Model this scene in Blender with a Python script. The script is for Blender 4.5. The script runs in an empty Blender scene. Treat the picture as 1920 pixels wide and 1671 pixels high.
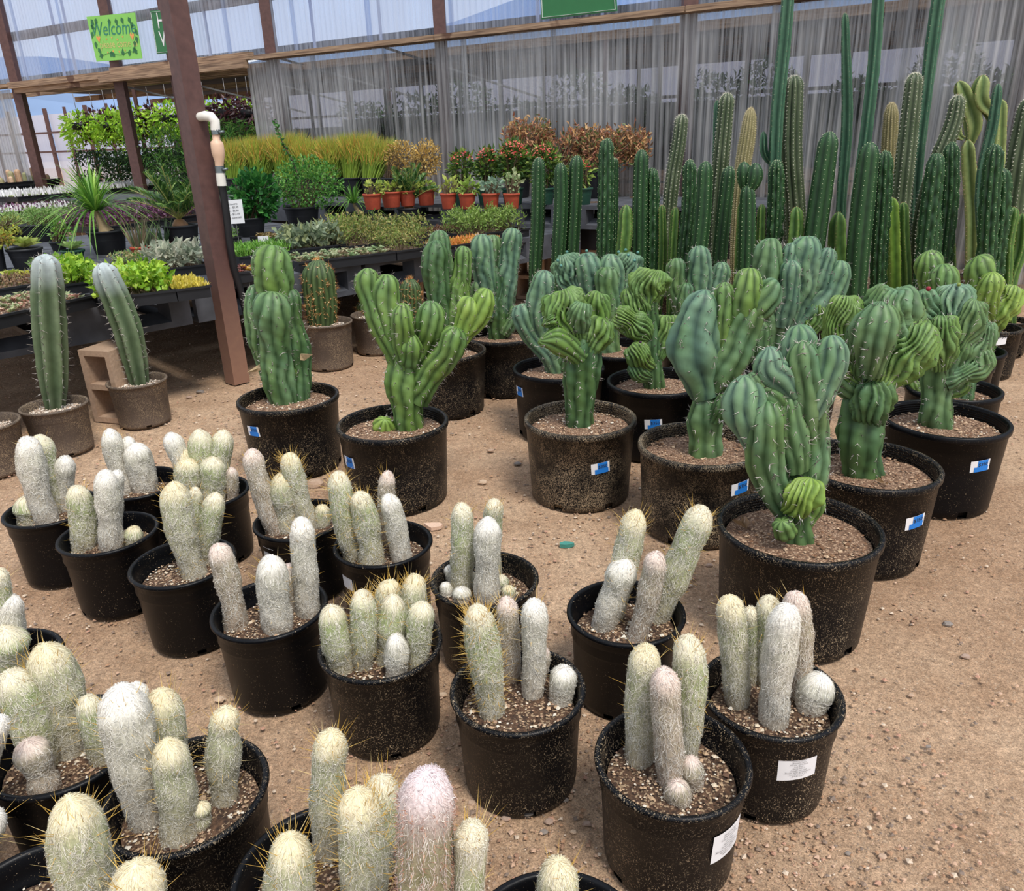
import bpy, math, random
import numpy as np
from mathutils import Matrix, noise as mnoise
rng = np.random.default_rng(7)
random.seed(7)
SC = bpy.context.scene
COL = SC.collection
# ---------------------------------------------------------------- camera, world, light
HC = 1.36
PITCH, ROLL, FPX, CX, CY = math.radians(21.7), math.radians(-1.99), 1444.0, 957.0, 835.0
FW = np.array([0, math.cos(PITCH), -math.sin(PITCH)]); UP0 = np.array([0, math.sin(PITCH), math.cos(PITCH)]); RI0 = np.array([1.0, 0, 0])
RV = math.cos(ROLL)*RI0 + math.sin(ROLL)*UP0
UV = -math.sin(ROLL)*RI0 + math.cos(ROLL)*UP0
cam_d = bpy.data.cameras.new('camera'); cam = bpy.data.objects.new('camera', cam_d); COL.objects.link(cam)
m = Matrix.Identity(4)
for i in range(3):
    m[i][0] = RV[i]; m[i][1] = UV[i]; m[i][2] = -FW[i]
m[0][3], m[1][3], m[2][3] = 0, 0, HC
cam.matrix_world = m
cam_d.sensor_width = 36; cam_d.lens = FPX/1920*36; cam_d.shift_x = 3/1920; cam_d.shift_y = 0
cam_d.clip_start = .05; cam_d.clip_end = 2000
SC.camera = cam
SC.view_settings.view_transform = 'Standard'; SC.view_settings.look = 'None'
SC.view_settings.exposure = 0.22; SC.view_settings.gamma = 1.0; SC.view_settings.use_curve_mapping = False
W = bpy.data.worlds.new('world'); SC.world = W; W.use_nodes = True
wn, wl = W.node_tree.nodes, W.node_tree.links
bg = wn['Background']; bg.inputs['Strength'].default_value = 0.95
tc = wn.new('ShaderNodeTexCoord'); sx = wn.new('ShaderNodeSeparateXYZ'); cr = wn.new('ShaderNodeValToRGB')
nz = wn.new('ShaderNodeTexNoise'); nz.inputs['Scale'].default_value = 2.2; nz.inputs['Detail'].default_value = 5
mx = wn.new('ShaderNodeMix'); mx.data_type = 'RGBA'; mx.inputs['B'].default_value = (0.95, 0.96, 1.0, 1)
cr2 = wn.new('ShaderNodeValToRGB'); cr2.color_ramp.elements[0].position = .42; cr2.color_ramp.elements[1].position = .68
wl.new(tc.outputs['Generated'], sx.inputs[0]); wl.new(sx.outputs['Z'], cr.inputs[0])
wl.new(tc.outputs['Generated'], nz.inputs['Vector']); wl.new(nz.outputs['Fac'], cr2.inputs[0])
wl.new(cr2.outputs[0], mx.inputs['Factor']); wl.new(cr.outputs[0], mx.inputs['A']); wl.new(mx.outputs['Result'], bg.inputs['Color'])
cr.color_ramp.elements[0].position = 0.0; cr.color_ramp.elements[0].color = (0.88, 0.91, 0.98, 1)
cr.color_ramp.elements[1].position = 0.7; cr.color_ramp.elements[1].color = (0.60, 0.73, 0.96, 1)
sun_d = bpy.data.lights.new('sun', 'SUN'); sun_d.energy = 2.6; sun_d.angle = math.radians(16); sun_d.color = (1, .955, .88)
sun = bpy.data.objects.new('sun', sun_d); COL.objects.link(sun); sun.location = (3, -2, 9)
sun.rotation_euler = (math.radians(24), math.radians(16), 0)

# ---------------------------------------------------------------- projection helpers (pixel of the photograph -> place in the world)
CAMP = np.array([0, 0, HC])
def ray(x, y): return (x-CX)/FPX*RV - (y-CY)/FPX*UV + FW
def at(x, y, z=0.0):
    d = ray(x, y); return CAMP + d*((z-HC)/d[2])
def on_y(x, y, Y):            # point of the pixel's ray at world depth Y, and metres per pixel there
    d = ray(x, y); t = Y/d[1]; return CAMP + d*t, t/FPX
def mpp(P): return float((np.asarray(P)-CAMP) @ FW)/FPX
WN = np.array([.508, .862, 0]); W0 = np.array([2.26, 7.55, 0]); WD = np.array([-.8615, .5077, 0])
def on_wall(x, y, off=0):
    d = ray(x, y); t = ((W0-CAMP) @ WN + off)/(d @ WN); q = CAMP + d*t
    return q, float((q-W0) @ WD)
def wallp(a, z, off=0): p = W0 + WD*a + WN*off; return np.array([p[0], p[1], z])

def lin(c):
    if isinstance(c, str): c = tuple(int(c[i:i+2], 16) for i in (0, 2, 4))
    return np.array([((v/255)/12.92 if v/255 <= .04045 else ((v/255+.055)/1.055)**2.4) for v in c])

# ---------------------------------------------------------------- materials
MATS = {}
def nodes(name):
    mt = bpy.data.materials.new(name); mt.use_nodes = True
    return mt, mt.node_tree.nodes, mt.node_tree.links, mt.node_tree.nodes['Principled BSDF']
def tex(n, l, kind, scale, coord='Object', detail=4, stretch=None, **kw):
    t = n.new('ShaderNodeTex'+kind); c = n.new('ShaderNodeTexCoord'); mp = n.new('ShaderNodeMapping')
    if stretch: mp.inputs['Scale'].default_value = stretch
    l.new(c.outputs[coord], mp.inputs[0]); l.new(mp.outputs[0], t.inputs['Vector']); t.inputs['Scale'].default_value = scale
    if kind == 'Noise': t.inputs['Detail'].default_value = detail
    for k, v in kw.items(): t.inputs[k].default_value = v
    return t
def ramp(n, l, src, stops):
    r = n.new('ShaderNodeValToRGB'); l.new(src, r.inputs[0]); e = r.color_ramp.elements
    while len(e) < len(stops): e.new(.5)
    for i, (p, c) in enumerate(stops):
        e[i].position = p; c = c if not isinstance(c, (int, float)) else (c, c, c); e[i].color = (*c[:3], 1)
    return r.outputs[0]
def mixc(n, l, f, a, b, mode='MIX'):
    mxx = n.new('ShaderNodeMix'); mxx.data_type = 'RGBA'; mxx.blend_type = mode
    for s, v in (('Factor', f), ('A', a), ('B', b)):
        if hasattr(v, 'node'): l.new(v, mxx.inputs[s])
        elif s == 'Factor': mxx.inputs[s].default_value = v
        else: mxx.inputs[s].default_value = (*v[:3], 1)
    return mxx.outputs['Result']
def bump(n, l, src, strength, dist, bsdf, prev=None):
    b = n.new('ShaderNodeBump'); b.inputs['Strength'].default_value = strength; b.inputs['Distance'].default_value = dist
    l.new(src, b.inputs['Height'])
    if prev: l.new(prev, b.inputs['Normal'])
    l.new(b.outputs[0], bsdf.inputs['Normal']); return b.outputs[0]

def simple(name, c, rough=.6, metal=0, var=.12, scale=20, bmp=0):
    mt, n, l, b = nodes(name); c = lin(c); t = tex(n, l, 'Noise', scale, detail=6)
    r = ramp(n, l, t.outputs['Fac'], [(.3, tuple(c*(1-var))), (.7, tuple(np.minimum(c*(1+var), 1)))])
    l.new(r, b.inputs['Base Color']); b.inputs['Roughness'].default_value = rough; b.inputs['Metallic'].default_value = metal
    if bmp: bump(n, l, t.outputs['Fac'], .5, bmp, b)
    MATS[name] = mt; return mt

def attr_mat(name, rough, var=.15, scale=60, trans=0.0, bmp=0, spec=.5, sheen=0):
    mt, n, l, b = nodes(name); a = n.new('ShaderNodeAttribute'); a.attribute_name = 'Col'
    t = tex(n, l, 'Noise', scale, detail=5); r = ramp(n, l, t.outputs['Fac'], [(.3, 1-var), (.7, 1+var)])
    c = mixc(n, l, 1.0, a.outputs['Color'], r, 'MULTIPLY'); l.new(c, b.inputs['Base Color'])
    b.inputs['Roughness'].default_value = rough; b.inputs['Specular IOR Level'].default_value = spec
    b.inputs['Sheen Weight'].default_value = sheen
    if bmp: bump(n, l, t.outputs['Fac'], .6, bmp, b)
    if trans:
        tr = n.new('ShaderNodeBsdfTranslucent'); l.new(c, tr.inputs[0]); ms = n.new('ShaderNodeMixShader'); ms.inputs[0].default_value = trans
        l.new(b.outputs[0], ms.inputs[1]); l.new(tr.outputs[0], ms.inputs[2]); l.new(ms.outputs[0], n['Material Output'].inputs[0])
    MATS[name] = mt; return mt
attr_mat('cactus_skin', .5, .13, 35, bmp=.001, spec=.35)
attr_mat('wool_skin', .9, .22, 220, bmp=.0015, spec=.15)
attr_mat('wool_hair', .8, .10, 300, spec=.2)
attr_mat('spine', .6, .05, 100, spec=.3)
attr_mat('leaf', .5, .18, 30, trans=.3)
attr_mat('chips', .9, .1, 200, spec=.2)
attr_mat('print', .7, .02, 10)

def pot_mat(name, dens, dust, glow=.5):
    mt, n, l, b = nodes(name)
    b.inputs['Specular IOR Level'].default_value = .2; t = tex(n, l, 'Noise', 135, detail=2.5, Distortion=3, stretch=(1, 1, .8)); t2 = tex(n, l, 'Noise', 9, detail=5)
    f1 = ramp(n, l, t.outputs['Fac'], [(dens, 0), (dens+.035, 1)])
    f2 = ramp(n, l, t2.outputs['Fac'], [(.35, .15), (.62, 1)])
    fl = mixc(n, l, 1.0, f1, f2, 'MULTIPLY')
    gt = n.new('ShaderNodeTexCoord'); sp = n.new('ShaderNodeSeparateXYZ'); l.new(gt.outputs['Object'], sp.inputs[0])
    ad = n.new('ShaderNodeMath'); ad.operation = 'MULTIPLY_ADD'; l.new(t2.outputs['Fac'], ad.inputs[0]); ad.inputs[1].default_value = .1; l.new(sp.outputs['Z'], ad.inputs[2])
    lo = ramp(n, l, ad.outputs[0], [(-.0, dust), (dust*.25, .0)]) if dust <= .6 else ramp(n, l, ad.outputs[0], [(0.0, dust), (0.15, dust*.6)])
    base = mixc(n, l, lo, lin((7, 8, 12)), lin((112, 98, 88)))
    c = mixc(n, l, fl, base, lin((176, 156, 128))); l.new(c, b.inputs['Base Color'])
    b.inputs['Roughness'].default_value = .38 if dust < .6 else .6
    l.new(ramp(n, l, fl, [(0, .40 if dust < .6 else .6), (1, .9)]), b.inputs['Roughness'])
    MATS[name] = mt
pot_mat('pot_clean', .68, .05); pot_mat('pot_flecked', .60, .2); pot_mat('pot_dusty', .53, .4); pot_mat('pot_grey', .55, .95)

mt, n, l, b = nodes('ground'); MATS['ground'] = mt
t1 = tex(n, l, 'Noise', .7, detail=5); t2 = tex(n, l, 'Noise', 60, detail=8, Roughness=.7); t3 = tex(n, l, 'Voronoi', 240); t4 = tex(n, l, 'Noise', 6, detail=6)
c = ramp(n, l, t1.outputs['Fac'], [(.35, tuple(lin((172, 140, 112)))), (.65, tuple(lin((202, 172, 142))))])
c = mixc(n, l, ramp(n, l, t4.outputs['Fac'], [(.35, 0), (.7, .55)]), c, lin((150, 116, 88)))
c = mixc(n, l, 1.0, c, ramp(n, l, t2.outputs['Fac'], [(.3, .62), (.7, 1.3)]), 'MULTIPLY'); t5 = tex(n, l, 'Voronoi', 420); v5 = n.new('ShaderNodeSeparateColor'); l.new(t5.outputs['Color'], v5.inputs[0]); c = mixc(n, l, 1.0, c, ramp(n, l, v5.outputs[0], [(.1, .72), (.9, 1.28)]), 'MULTIPLY')
vr = n.new('ShaderNodeSeparateColor'); l.new(t3.outputs['Color'], vr.inputs[0])
c = mixc(n, l, ramp(n, l, vr.outputs[0], [(.88, 0), (.93, .6)]), c, mixc(n, l, vr.outputs[1], lin((206, 180, 152)), lin((118, 98, 82))))
l.new(c, b.inputs['Base Color']); b.inputs['Roughness'].default_value = .95; b.inputs['Specular IOR Level'].default_value = .2
p_ = bump(n, l, t2.outputs['Fac'], .9, .008, b); p_ = bump(n, l, t4.outputs['Fac'], .5, .02, b, p_)

def soil_mat(name, a, bcol, fleck):
    mt, n, l, b = nodes(name); t = tex(n, l, 'Noise', 110, detail=7); v = tex(n, l, 'Voronoi', 260)
    c = ramp(n, l, t.outputs['Fac'], [(.35, tuple(lin(a))), (.65, tuple(lin(bcol)))])
    vr = n.new('ShaderNodeSeparateColor'); l.new(v.outputs['Color'], vr.inputs[0])
    c = mixc(n, l, ramp(n, l, vr.outputs[0], [(.8, 0), (.84, .8)]), c, lin(fleck)); l.new(c, b.inputs['Base Color'])
    b.inputs['Roughness'].default_value = .95; bump(n, l, t.outputs['Fac'], .8, .008, b); MATS[name] = mt
soil_mat('soil_dark', (52, 38, 30), (105, 78, 58), (175, 150, 120)); soil_mat('soil_brown', (92, 68, 52), (140, 108, 84), (190, 160, 132)); soil_mat('soil_pale', (120, 98, 82), (176, 152, 132), (220, 205, 190))

simple('black_plastic', (26, 27, 31), .5, var=.3, scale=14); simple('pallet_plastic', (74, 76, 82), .62, var=.4, scale=7)
simple('grey_plastic', (88, 90, 96), .7, var=.3, scale=9); simple('terracotta', (176, 74, 48), .65, var=.12, scale=30); simple('green_plastic', (34, 74, 58), .5, var=.1)
simple('concrete', (176, 148, 124), .95, var=.12, scale=70, bmp=.004); simple('white_paper', (236, 235, 236), .7, var=.02); simple('white_pvc', (226, 222, 212), .4, var=.05)
simple('peach_plastic', (222, 186, 158), .5, var=.05); simple('galvanised', (120, 130, 132), .4, .8, .15, 60); simple('blue_sticker', (28, 124, 214), .6, var=.04)
simple('ink', (40, 42, 50), .8, var=.05); simple('sign_green', (40, 112, 62), .5, var=.04); simple('sign_lime', (136, 206, 92), .55, var=.05, scale=8); simple('leaf_print', (44, 112, 62), .6, var=.2)
simple('orange_print', (238, 160, 90), .6, var=.1); simple('pale_print', (208, 196, 120), .6, var=.1); simple('teal_print', (46, 132, 104), .6, var=.15); simple('steel', (120, 118, 116), .45, .5, .1, 40)
simple('dry_leaf', (206, 178, 138), .8, var=.2, scale=60); simple('teal_scrap', (70, 140, 130), .6); simple('dark_interior', (70, 68, 66), .9, var=.3, scale=3)

mt, n, l, b = nodes('brown_paint'); MATS['brown_paint'] = mt    # brown painted steel, reddish dust splashed low down
t = tex(n, l, 'Noise', 25, detail=6); g_ = n.new('ShaderNodeNewGeometry'); sp = n.new('ShaderNodeSeparateXYZ'); l.new(g_.outputs['Position'], sp.inputs[0])
c = ramp(n, l, t.outputs['Fac'], [(.3, tuple(lin((80, 54, 50)))), (.7, tuple(lin((98, 68, 62))))])
ad = n.new('ShaderNodeMath'); ad.operation = 'MULTIPLY_ADD'; l.new(t.outputs['Fac'], ad.inputs[0]); ad.inputs[1].default_value = .5; l.new(sp.outputs['Z'], ad.inputs[2])
c = mixc(n, l, ramp(n, l, ad.outputs[0], [(.3, .85), (1.0, 0)]), c, lin((148, 112, 92))); l.new(c, b.inputs['Base Color']); b.inputs['Roughness'].default_value = .55
mt, n, l, b = nodes('old_wood'); MATS['old_wood'] = mt
t = tex(n, l, 'Noise', 3, detail=9, stretch=(1, 1, 22), Distortion=.4); t2 = tex(n, l, 'Noise', 2.4, detail=3)
c = ramp(n, l, t.outputs['Fac'], [(.3, tuple(lin((104, 82, 66)))), (.55, tuple(lin((160, 132, 106)))), (.75, tuple(lin((188, 160, 130))))])
c = mixc(n, l, ramp(n, l, t2.outputs['Fac'], [(.62, 0), (.66, .8)]), c, lin((78, 46, 34))); l.new(c, b.inputs['Base Color']); b.inputs['Roughness'].default_value = .85
bump(n, l, t.outputs['Fac'], .5, .004, b)

def poly_mat(name, tint, solid, amt, streak=.5, rough=.25, transl=.5):
    """ribbed clear polycarbonate: part see-through, part hazy plastic that passes light on"""
    mt, n, l, b = nodes(name)
    s = tex(n, l, 'Noise', 7, detail=5, stretch=(6, 6, .12)); s2 = tex(n, l, 'Noise', 1.3, detail=4, stretch=(1, 1, .6))  # upright streaks: dirt, plus bright lines painted in for ribs catching light
    b.inputs['Base Color'].default_value = (*lin(solid), 1); b.inputs['Roughness'].default_value = rough
    tr = n.new('ShaderNodeBsdfTransparent'); tr.inputs[0].default_value = (*lin(tint), 1)
    tl = n.new('ShaderNodeBsdfTranslucent'); tl.inputs[0].default_value = (*lin(solid), 1)
    m1 = n.new('ShaderNodeMixShader'); m1.inputs[0].default_value = transl; l.new(b.outputs[0], m1.inputs[1]); l.new(tl.outputs[0], m1.inputs[2])
    ma = n.new('ShaderNodeMath'); ma.operation = 'ADD'; l.new(s.outputs['Fac'], ma.inputs[0]); l.new(s2.outputs['Fac'], ma.inputs[1])
    f = ramp(n, l, ma.outputs[0], [(.7, max(amt-streak*.5, 0)), (1.0, amt), (1.3, min(amt+streak*.5, 1))]) if False else None
    mr = n.new('ShaderNodeMapRange'); l.new(ma.outputs[0], mr.inputs[0]); mr.inputs[1].default_value = .7; mr.inputs[2].default_value = 1.3
    mr.inputs[3].default_value = max(amt-streak*.5, 0); mr.inputs[4].default_value = min(amt+streak*.5, 1)
    m2 = n.new('ShaderNodeMixShader'); l.new(mr.outputs[0], m2.inputs[0]); l.new(tr.outputs[0], m2.inputs[1]); l.new(m1.outputs[0], m2.inputs[2])
    l.new(m2.outputs[0], n['Material Output'].inputs[0]); MATS[name] = mt
poly_mat('poly_low', (205, 206, 208), (222, 222, 222), .42, .8); poly_mat('poly_up', (205, 216, 236), (214, 222, 238), .38, .5); poly_mat('poly_far', (235, 235, 245), (232, 232, 240), .8, .15)

# ---------------------------------------------------------------- mesh helpers
class MB:
    def __init__(s): s.v = []; s.q = []; s.t = []; s.c = []; s.n = 0
    def add(s, V, Q=None, T=None, C=(1, 1, 1)):
        V = np.asarray(V, float).reshape(-1, 3)
        if Q is not None and len(Q): s.q.append(np.asarray(Q, int).reshape(-1, 4)+s.n)
        if T is not None and len(T): s.t.append(np.asarray(T, int).reshape(-1, 3)+s.n)
        C = np.asarray(C, float)
        if C.ndim == 1: C = np.broadcast_to(C, (len(V), 3))
        s.v.append(V); s.c.append(C.reshape(-1, 3)); s.n += len(V)
    def box(s, lo, hi, C=(1, 1, 1), M=None, O=None):
        lo = np.array(lo, float); hi = np.array(hi, float)
        V = np.array([[(hi if i & 1 else lo)[0], (hi if i & 2 else lo)[1], (hi if i & 4 else lo)[2]] for i in range(8)])
        if M is not None: V = V @ np.array(M)
        if O is not None: V = V + np.array(O)
        s.add(V, [(0, 2, 3, 1), (4, 5, 7, 6), (0, 1, 5, 4), (2, 6, 7, 3), (0, 4, 6, 2), (1, 3, 7, 5)], C=C)
    def bar(s, a, b, w, h=None, C=(1, 1, 1), up=(0, 0, 1)):
        a = np.array(a, float); b = np.array(b, float); h = h or w; d = b-a; L = np.linalg.norm(d); d /= L
        sd = np.cross(d, up); 
        if np.linalg.norm(sd) < 1e-3: sd = np.cross(d, (1, 0, 0))
        sd /= np.linalg.norm(sd); u = np.cross(sd, d)
        s.box((0, -w/2, -h/2), (L, w/2, h/2), C, M=np.stack([d, sd, u]), O=a)
    def pipe(s, pts, r, nu=10, C=(1, 1, 1)):
        pts = np.array(pts, float); r = np.broadcast_to(np.asarray(r, float), (len(pts),)); th = np.arange(nu)/nu*2*np.pi
        T = np.gradient(pts, axis=0); T /= np.linalg.norm(T, axis=1)[:, None]+1e-12
        ref = np.array([0, 1.0, .01]) if abs(T[:, 1]).mean() < .8 else np.array([1.0, 0, .01])
        N = np.cross(T, ref); N /= np.linalg.norm(N, axis=1)[:, None]; B = np.cross(T, N)
        V = pts[:, None]+r[:, None, None]*(np.cos(th)[None, :, None]*N[:, None]+np.sin(th)[None, :, None]*B[:, None])
        k = len(pts); s.grid(V, wrap=True, C=C); s.add([pts[0], pts[-1]]+list(V[0])+list(V[-1]), T=[(0, 2+(i+1) % nu, 2+i) for i in range(nu)]+[(1, 2+nu+i, 2+nu+(i+1) % nu) for i in range(nu)], C=C)
    def grid(s, V, wrap=False, C=(1, 1, 1), tip=False):
        k, nu = V.shape[:2]; i = np.arange(k-1)[:, None]; j = np.arange(nu if wrap else nu-1)[None]; j2 = (j+1) % nu
        Q = np.stack([i*nu+j, i*nu+j2, (i+1)*nu+j2, (i+1)*nu+j], -1).reshape(-1, 4)
        C = np.asarray(C, float)
        if C.ndim == 3: C = C.reshape(-1, 3)
        s.add(V.reshape(-1, 3), Q, C=C)
    def lathe(s, prof, O, nu=48, C=(1, 1, 1), skip=None):
        prof = np.array(prof, float); th = np.arange(nu)/nu*2*np.pi
        V = np.stack([prof[:, 0:1]*np.cos(th), prof[:, 0:1]*np.sin(th), np.broadcast_to(prof[:, 1:2], (len(prof), nu))], -1)+np.array(O)
        k = len(prof); i = np.arange(k-1)[:, None]; j = np.arange(nu)[None]
        Q = np.stack([i*nu+j, i*nu+(j+1) % nu, (i+1)*nu+(j+1) % nu, (i+1)*nu+j], -1)
        if skip is not None:
            keep = np.ones(Q.shape[:2], bool)
            for (ii, jj) in skip: keep[ii, jj % nu] = False
            Q = Q[keep]
        s.add(V.reshape(-1, 3), Q.reshape(-1, 4), C=C)
    def mesh(s, name, mat, off=(0, 0, 0), smooth=True):
        V = np.concatenate(s.v)-np.asarray(off); C = np.concatenate(s.c)
        Q = np.concatenate(s.q) if s.q else np.zeros((0, 4), int); T = np.concatenate(s.t) if s.t else np.zeros((0, 3), int)
        me = bpy.data.meshes.new(name); me.vertices.add(len(V)); me.vertices.foreach_set('co', V.astype(np.float32).ravel())
        loops = np.concatenate([Q.ravel(), T.ravel()]).astype(np.int32); me.loops.add(len(loops)); me.loops.foreach_set('vertex_index', loops)
        st = np.concatenate([np.arange(len(Q))*4, len(Q)*4+np.arange(len(T))*3]).astype(np.int32)
        me.polygons.add(len(st)); me.polygons.foreach_set('loop_start', st)
        me.polygons.foreach_set('loop_total', np.concatenate([np.full(len(Q), 4), np.full(len(T), 3)]).astype(np.int32))
        me.polygons.foreach_set('use_smooth', np.full(len(st), bool(smooth)))
        a = me.attributes.new('Col', 'FLOAT_COLOR', 'POINT'); a.data.foreach_set('color', np.concatenate([C, np.ones((len(C), 1))], 1).astype(np.float32).ravel())
        me.materials.append(MATS[mat]); me.update(calc_edges=True); return me
def thing(name, label, cat, loc, group=None):
    o = bpy.data.objects.new(name, None); COL.objects.link(o); o.location = [float(v) for v in loc]; o['label'] = label; o['category'] = cat
    o.empty_display_size = .05
    if group: o['group'] = group
    return o
def part(name, mb, mat, parent=None, kind=None, label=None, smooth=True):
    off = np.zeros(3); p = parent
    while p is not None: off = off+np.array(p.location); p = p.parent
    me = mb.mesh(name, mat, off, smooth) if isinstance(mb, MB) else mb
    o = bpy.data.objects.new(name, me); COL.objects.link(o)
    if parent is not None: o.parent = parent
    if kind: o['kind'] = kind
    if label: o['label'] = label
    return o
def solo(name, mb, mat, label, cat, loc, group=None, smooth=True, kind=None):
    me = mb.mesh(name, mat, loc, smooth); o = bpy.data.objects.new(name, me); COL.objects.link(o); o.location = [float(v) for v in loc]
    o['label'] = label; o['category'] = cat
    if group: o['group'] = group
    if kind: o['kind'] = kind
    return o
def struct(name, mb, mat, parent=None, smooth=False): return part(name, mb, mat, parent, 'structure', smooth=smooth)
def vnoise(P, k, seed=0.0):
    P = np.asarray(P)*k+seed; sh = P.shape[:-1]; Q = P.reshape(-1, 3)
    # cheap smooth pseudo-noise: sum of incommensurate sines
    a = np.sin(Q[:, 0]*1.7+Q[:, 1]*.9+1.3)*np.sin(Q[:, 1]*1.3-Q[:, 2]*1.1+.7)+.6*np.sin(Q[:, 2]*2.1+Q[:, 0]*.8+2.1)*np.sin(Q[:, 0]*-1.9+Q[:, 1]*2.3)
    b_ = .4*np.sin(Q[:, 0]*4.1+Q[:, 2]*3.3)*np.sin(Q[:, 1]*3.7+Q[:, 2]*4.3+1.0)
    return ((a+b_)/1.6).reshape(sh)

def surf(P, R, nu=48, nv=40, ribs=0, rd=.2, sharp=False, flat=1.0, cap=1.0, pw=2.0, lump=0, lk=40, seed=0.0, twist=0, phase=0, warp=0.0, rexp=.65, fade=0.0, waist=0.0):
    """a closed limb swept along P with radii R; returns grid of points, normals and rib height"""
    P = np.asarray(P, float); R = np.asarray(R, float)
    d = np.linalg.norm(np.diff(P, axis=0), axis=1); s = np.concatenate([[0], np.cumsum(d)]); L = s[-1]; c = min(R[-1]*cap, L*.6)
    sb = np.linspace(0, L-c, nv, endpoint=False); sc_ = (L-c)+c*np.sin(np.linspace(0, 1, 10)*np.pi/2); ss = np.concatenate([sb, sc_])
    def smooth_interp(x, xs, ys):
        if len(xs) < 3: return np.interp(x, xs, ys)
        mm = np.gradient(ys, xs); i = np.clip(np.searchsorted(xs, x)-1, 0, len(xs)-2); h = xs[i+1]-xs[i]; t = (x-xs[i])/h
        return (2*t**3-3*t**2+1)*ys[i]+(t**3-2*t**2+t)*h*mm[i]+(-2*t**3+3*t**2)*ys[i+1]+(t**3-t**2)*h*mm[i+1]
    C = np.stack([smooth_interp(ss, s, P[:, i]) for i in range(3)], -1); Rr = np.maximum(smooth_interp(ss, s, R), R.min()*.5)*(1+waist*np.sin(ss/max(L, 1e-6)*(9+3*math.sin(seed))+seed))
    T = np.gradient(C, axis=0); T /= np.linalg.norm(T, axis=1)[:, None]+1e-12
    T[len(sb):] = T[len(sb)-1] if len(sb) else T[0]
    N = np.array([1.0, 0, 0])-T*T[:, 0:1]; N /= np.linalg.norm(N, axis=1)[:, None]+1e-9; B = np.cross(T, N)
    t = np.clip((ss-(L-c))/c, 0, .9995); mN = (1-t**pw)**(1/pw); mB = np.sqrt(1-t**2); ph = np.arcsin(t)
    th = np.arange(nu)/nu*2*np.pi; tt = th[None]+phase+twist*(ss/L)[:, None]
    if warp: tt = tt+warp*np.sin(th[None]*2+seed)*np.sin(ss[:, None]*38+seed*2)+warp*.7*np.sin(ss[:, None]*23+seed*3)
    if ribs:
        w = np.abs(np.cos(ribs*tt/2)) if not sharp else 1-np.abs(np.sin(ribs*tt/2))
        rdv = rd*(1-fade*(1-np.clip(ss/L*1.3, 0, 1)))[:, None]; prof = 1-rdv+rdv*w**(rexp if not sharp else .8); rib = w
    else: prof = np.ones_like(tt); rib = np.ones_like(tt)
    r = Rr[:, None]*prof
    V = C[:, None]+N[:, None]*(r*mN[:, None]*np.cos(th))[..., None]+B[:, None]*(r*mB[:, None]*flat*np.sin(th))[..., None]
    Nr = (N[:, None]*np.cos(th)[None, :, None]+B[:, None]*(np.sin(th)/flat)[None, :, None])*np.cos(ph)[:, None, None]+T[:, None]*np.sin(ph)[:, None, None]
    Nr /= np.linalg.norm(Nr, axis=-1)[..., None]+1e-9
    if lump: V = V+Nr*(Rr[:, None]*lump*vnoise(V, lk, seed))[..., None]
    return V, Nr, rib, ss/L, (C, Rr)
def addsurf(mb, S, col):
    V = S[0]; mb.grid(V, wrap=True, C=col); k, nu = V.shape[:2]; base = mb.n
    top = V[-1].mean(0); mb.add([top]+list(V[-1]), T=[(0, 1+i, 1+(i+1) % nu) for i in range(nu)], C=np.concatenate([col[-1][:1], col[-1]]))
def spikes(mb, P, D, L, r, C):
    P = np.asarray(P); n_ = len(P)
    if not n_: return
    D = D/(np.linalg.norm(D, axis=1)[:, None]+1e-9); a = np.cross(D, [.31, .52, .79]); a /= np.linalg.norm(a, axis=1)[:, None]+1e-9; b_ = np.cross(D, a)
    L = np.broadcast_to(L, (n_,))[:, None]; V = np.empty((n_, 4, 3))
    for k, an in enumerate((0, 2.094, 4.189)): V[:, k] = P+(a*math.cos(an)+b_*math.sin(an))*r
    V[:, 3] = P+D*L; f = np.arange(n_)[:, None, None]*4+np.array([[0, 1, 3], [1, 2, 3], [2, 0, 3]])[None]
    C = np.asarray(C); C = np.broadcast_to(C, (n_, 3)) if C.ndim == 1 else C
    mb.add(V.reshape(-1, 3), T=f.reshape(-1, 3), C=np.repeat(C, 4, axis=0))
def sample(G, v, u):
    k, nu = G.shape[:2]; vi = np.clip(v, 0, k-1.001); i = vi.astype(int); f = (vi-i)[..., None]; j = np.floor(u).astype(int); g_ = (u-j)[..., None]; j0 = j % nu; j1 = (j+1) % nu
    return (G[i, j0]*(1-g_)+G[i, j1]*g_)*(1-f)+(G[i+1, j0]*(1-g_)+G[i+1, j1]*g_)*f
def chips_on(mb, C, rad, n_, size, cols, zfun=None, flatten=.6):
    """small angular stones scattered over a disc"""
    a = rng.random(n_)*2*np.pi; r = rad*np.sqrt(rng.random(n_)); P = np.stack([C[0]+r*np.cos(a), C[1]+r*np.sin(a), np.full(n_, C[2])], -1)
    rocks(mb, P, size*(.5+rng.random(n_)), cols, flatten)
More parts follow.
